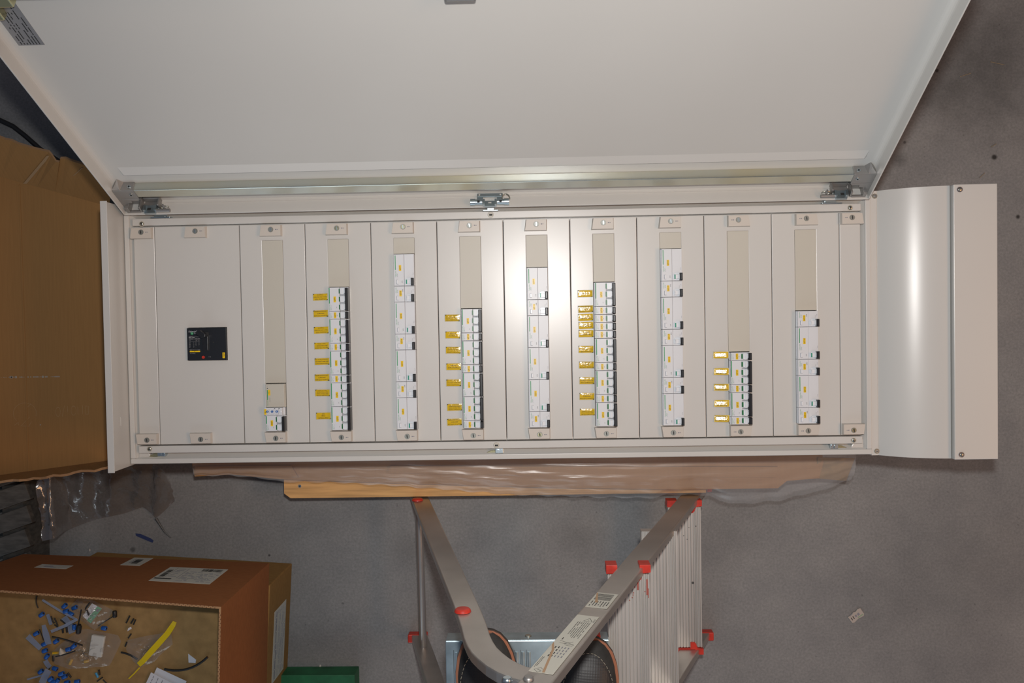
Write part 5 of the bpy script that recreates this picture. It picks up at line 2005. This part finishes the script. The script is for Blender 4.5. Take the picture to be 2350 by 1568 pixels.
pq(1953, 1418, 1957, 1424, 0.002, 1)
pq(1957, 1415, 1961, 1421, 0.002, 1)
pq(1963, 1412, 1966, 1416, 0.005, 2)
pq(1968, 1408, 1972, 1412, 0.006, 2)
pq(1969, 1418, 1981, 1410, 0.003, 3)
pq(1950, 1416, 1957, 1408, 0.0015, 2)
b.build('sticker_scrap', [mat('grubby_paper', (0.42, 0.37, 0.33), 0.7), INK, GREYINK, mat('faded_green', (0.25, 0.34, 0.22), 0.7)], None,
        label='torn dirty sticker with barcode marks on the floor at right', cat='scrap')
# straws on the floor at top right
for (p0_, p1_, lab) in (((2203, 176), (2228, 168), 'thin pale straw on the floor nearest the door edge'), ((2273, 142), (2305, 149), 'uppermost thin pale straw on the floor right of the door'),
                        ((2275, 337), (2287, 330), 'short pale straw just above the round dark oil spot'), ((2260, 397), (2248, 408), 'short pale straw between the oil spot and the end plate')):
    a, c_ = P(*p0_, 0.0015), P(*p1_, 0.0015)
    m_ = MB()
    m_.tube([a, c_], 0.0008, 5)
    m_.build('wood_straw', mat('straw_%d' % p0_[0], (0.30, 0.22, 0.13), 0.8), None, label=lab, cat='scrap')

# ------------------------------------------------------------------ big carton, slatted pallet and plastic sheet at the left
zq = 0.16
big = thing('shallow_carton', (-0.45, 0, zq), 'big shallow brown carton lying open left of the enclosure', 'box')
bl, br = [P(-160, 1112, zq), P(250, 1057, zq)], [P(-160, 362, zq), P(250, 474, zq)]
b = MB()
base = [bl[0], bl[1], br[1], br[0]]
b.prism([(p.x, p.y) for p in base], zq - 0.006, zq)
b.build('base', CARD, big)
# crease down the base
c0, c1 = P(71, 424, zq), P(64, 1085, zq)
b = MB()
b.box(min(c0.x, c1.x), min(c0.x, c1.x) + 0.004, c1.y, c0.y, zq, zq + 0.0012)
b.build('crease', CARD, big, bevel=0.001)


m_ = MB()
G_ = lambda cx, cy: P(cx / 5.596, 840 + cy / 5.596, zq + 0.0004)


def dotline(pts_, step=11.0, r_=0.0007):
    for a, c_ in zip(pts_, pts_[1:]):
        L_ = math.hypot(c_[0] - a[0], c_[1] - a[1])
        for k in range(max(1, int(L_ / step))):
            t_ = k * step / L_
            q_ = G_(a[0] + (c_[0] - a[0]) * t_, a[1] + (c_[1] - a[1]) * t_)
            m_.add([(q_.x - r_, q_.y, zq + .0004), (q_.x, q_.y - r_, zq + .0004), (q_.x + r_, q_.y, zq + .0004), (q_.x, q_.y + r_, zq + .0004)], [(0, 1, 2, 3)])


def oval(cx, cy, rx, ry, a0=0.0, a1=2 * math.pi):
    return [(cx + rx * math.cos(a0 + (a1 - a0) * k / 24), cy + ry * math.sin(a0 + (a1 - a0) * k / 24)) for k in range(25)]


dotline(oval(320, 610, 148, 135, 2.4, 6.6))
dotline([(380, 660), (270, 770), (370, 775), (415, 700)])
dotline([(190, 760), (235, 725), (240, 770)])
dotline([(340, 475), (340, 540), (410, 475)])
dotline(oval(745, 590, 30, 58))
dotline([(800, 645), (830, 505)])
dotline([(865, 520), (870, 600)])
dotline(oval(945, 575, 32, 58))
dotline([(1000, 530), (1002, 630)])
dotline([(1060, 515), (1060, 630)])
dotline([(1095, 515), (1135, 520), (1135, 620), (1095, 620), (1095, 515)])
m_.build('pinhole_marks', mat('pale_pinholes', (0.50, 0.34, 0.18), 0.9), big, kind='stuff')
m_ = MB()
for k in range(44):
    cx = 15 + 17.3 * k
    if rnd.random() < 0.8:
        q_ = G_(cx, 147 - 0.012 * cx)
        rr = rnd.choice((0.0012, 0.0016, 0.0024)) * (1.4 if 100 < cx < 270 or 540 < cx < 640 else 0.8)
        m_.disc(q_.x, q_.y, zq + .0002, zq + .0005, rr, 6)
q_ = G_(519, 757)
m_.disc(q_.x, q_.y, zq + .0002, zq + .0006, 0.0016, 8)
m_.build('scuff_dots', mat('pale_scuff', (0.40, 0.33, 0.26), 0.9), big, kind='stuff')


def torn(pa, pb, n_, amp):
    out_ = []
    for i in range(n_ + 1):
        p = pa.lerp(pb, i / n_)
        out_.append(p + Vector((0, amp * (rnd.random() - .5), amp * (rnd.random() - .5))))
    return out_


def wallstrip(name, low, rim, mm, par, th):
    m2 = MB()
    n_ = len(rim)
    lo_ = [low[0].lerp(low[1], i / (n_ - 1)) for i in range(n_)]
    th = Vector(th)
    vs = [tuple(p) for p in lo_] + [tuple(p) for p in rim] + [tuple(p + th) for p in lo_] + [tuple(p + th) for p in rim]
    for i in range(n_ - 1):
        m2.add([vs[i], vs[i + 1], vs[n_ + i + 1], vs[n_ + i]], [(0, 1, 2, 3)], 0)
        m2.add([vs[2 * n_ + i + 1], vs[2 * n_ + i], vs[3 * n_ + i], vs[3 * n_ + i + 1]], [(0, 1, 2, 3)], 0)
        m2.add([vs[n_ + i], vs[n_ + i + 1], vs[3 * n_ + i + 1], vs[3 * n_ + i]], [(0, 1, 2, 3)], 1)
    return m2.build(name, mm, par)


wallstrip('wall', (bl[0], bl[1]), torn(P(-160, 1128, zq + .10), P(250, 1072, zq + .10), 26, 0.006), [CARD, CARDE], big, (0, -0.006, -0.002))
rim = torn(P(-160, 262, 0.27), P(88, 344, 0.27), 16, 0.004) + [P(112, 349, .27), P(118, 356, .27), P(128, 371, .27), P(136, 373, .27), P(138, 364, .27)] + torn(P(150, 364, .27), P(262, 400, .27), 8, 0.004)
wallstrip('wall', (br[0], br[1]), rim, [CARD, CARDE], big, (0, 0.005, -0.003))
# pale worn creases across the far wall
low0, low1 = br
for (a0, a1, w_) in (((58, 421), (112, 357), 9), ((136, 433), (190, 384), 3)):
    pa, pb = P(*a0, zq + 0.002), P(*a1, 0.262)
    m_ = MB()
    d_ = Vector((w_ / 2 * .00105, 0, 0))
    up = Vector((0, -0.0012, 0.0016))
    m_.add([tuple(pa - d_ + up), tuple(pa + d_ + up), tuple(pb + d_ + up), tuple(pb - d_ + up), tuple(pa - d_), tuple(pa + d_), tuple(pb + d_), tuple(pb - d_)],
           [(0, 1, 2, 3), (4, 7, 6, 5), (0, 4, 5, 1), (2, 6, 7, 3), (0, 3, 7, 4), (1, 5, 6, 2)])
    m_.build('worn_crease', mat('scuffed_cardboard_%d' % w_, (0.40, 0.25, 0.13), 0.9), big)

sp = thing('slatted_pallet', (-0.7, -0.4, 0), 'weathered grey slatted pallet under the big shallow carton', 'pallet')
zw = 0.140
for k in range(9):
    e0 = P(-260, 1222 + 57.5 * (k - 2), zw)
    e1 = P(70 + 4 * (k % 2), 1146 + 54 * (k - 2), zw)
    e0.y = e1.y + (e0.x - e1.x) * 0.33
    d = (e1 - e0).normalized()
    s_ = Vector((-d.y, d.x, 0)) * 0.0475
    m_ = MB()
    c4 = [e0, e1, e1 + s_, e0 + s_]
    m_.prism([(p.x, p.y) for p in c4], zw - 0.020, zw)
    m_.build('slat', WOODG, sp, bevel=0.002)
d = Vector((math.cos(math.radians(19)), math.sin(math.radians(19)), 0))
for off in (0.03, 0.33):
    pA = P(66, 1030, zw) - d * off
    pB = P(72, 1475, zw) - d * off
    m_ = MB()
    c4 = [pA, pA + d * 0.02 * -1, pB + d * 0.02 * -1, pB]
    c4 = [pA - d * .06, pB - d * .06, pB, pA]
    m_.prism([(p.x, p.y) for p in c4], 0.0, zw - 0.020)
    m_.build('bearer', WOODG, sp)

# clear plastic sheet spilling from under the carton
topl = [(86, 1104), (112, 1088), (165, 1078), (215, 1072), (262, 1075), (315, 1068), (350, 1066), (374, 1078)]
botl = [(96, 1243), (125, 1236), (152, 1217), (218, 1192), (280, 1180), (330, 1163), (358, 1190), (401, 1150)]


def along(poly, u):
    a = u * (len(poly) - 1)
    i = min(int(a), len(poly) - 2)
    k = a - i
    return (poly[i][0] + (poly[i + 1][0] - poly[i][0]) * k, poly[i][1] + (poly[i + 1][1] - poly[i][1]) * k)


NU, NV = 34, 13
jit = [[rnd.uniform(-1, 1) for _ in range(NU + 1)] for _ in range(NV + 1)]


def sheet_fn(u, v):
    t_, b_ = along(topl, u), along(botl, u)
    z0_ = 0.015 + 0.125 * (1 - v) ** 1.3
    i, j = round(u * NU), round(v * NV)
    inner = min(1, 5 * v * (1 - v) + 0.15)
    if u < 0.35:
        z0_ = max(z0_, 0.155 * min(1, (0.35 - u) / 0.2))
    fold = 0.024 * (2 * abs(((u * 5.3 + 0.35 * v) % 1) - 0.5) - 0.5) + 0.008 * (2 * abs(((u * 11.7 - 0.8 * v) % 1) - 0.5) - 0.5)
    p = P(t_[0] + (b_[0] - t_[0]) * v, t_[1] + (b_[1] - t_[1]) * v, z0_)
    jx = jit[j][i] * 0.003 * inner
    return (p.x + jx, p.y + jit[(j + 3) % (NV + 1)][i] * 0.002 * inner, max(0.004, p.z + (fold + 0.0035 * jit[(j + 5) % (NV + 1)][i]) * inner))


b = MB()
b.grid(sheet_fn, NU, NV, smooth=False)
b.f = [t_ for f_ in b.f for t_ in ((f_[0], f_[1], f_[2]), (f_[0], f_[2], f_[3]))]
b.m = [0] * len(b.f)
b.s = [True] * len(b.f)
ps = b.build('plastic_sheet', BAG, None, label='crumpled clear plastic sheet hanging below the big shallow carton', cat='plastic film')
m_ = MB()
m_.tube([P(358, 1190, .006), P(366, 1203, .004), P(378, 1222, .003), P(392, 1235, .003)], [0.004, 0.003, 0.002, 0.001], 6)
m_.build('plastic_strand', mat('grey_plastic_strand', (0.10, 0.10, 0.10), 0.4), None, label='twisted thin plastic strand trailing from the clear sheet onto the floor', cat='plastic scrap')
m_ = MB()
pc = [P(x, y, .012) for x, y in ((84, 1112), (96, 1122), (110, 1122), (108, 1150), (99, 1198), (92, 1190), (86, 1150))]
m_.prism([(p.x, p.y) for p in pc][::-1], 0.002, 0.010)
m_.build('cardboard_scrap', CARDO, None, label='ochre cardboard scrap seen through the clear plastic sheet', cat='cardboard')

# dark cables and a dark case behind the carton, top left
m_ = MB()
m_.tube([P(-60, 250, .008), P(0, 276, .008), P(30, 290, .008), P(58, 312, .008), P(92, 342, .008), P(150, 380, .008)], 0.0065, 8)
m_.build('black_cable', RUB, None, label='black cable on the dark floor behind the shallow carton', cat='cable')
m_ = MB()
pc = [P(x, y, .10) for x, y in ((-80, 304), (0, 318), (30, 326), (36, 334), (40, 352), (-80, 350))]
m_.prism([(p.x, p.y) for p in pc][::-1], 0.0, 0.08)
m_.build('dark_case', mat('dark_olive_plastic', (0.035, 0.035, 0.03), 0.5), None, bevel=0.004, label='dark olive case half hidden behind the shallow carton', cat='case')
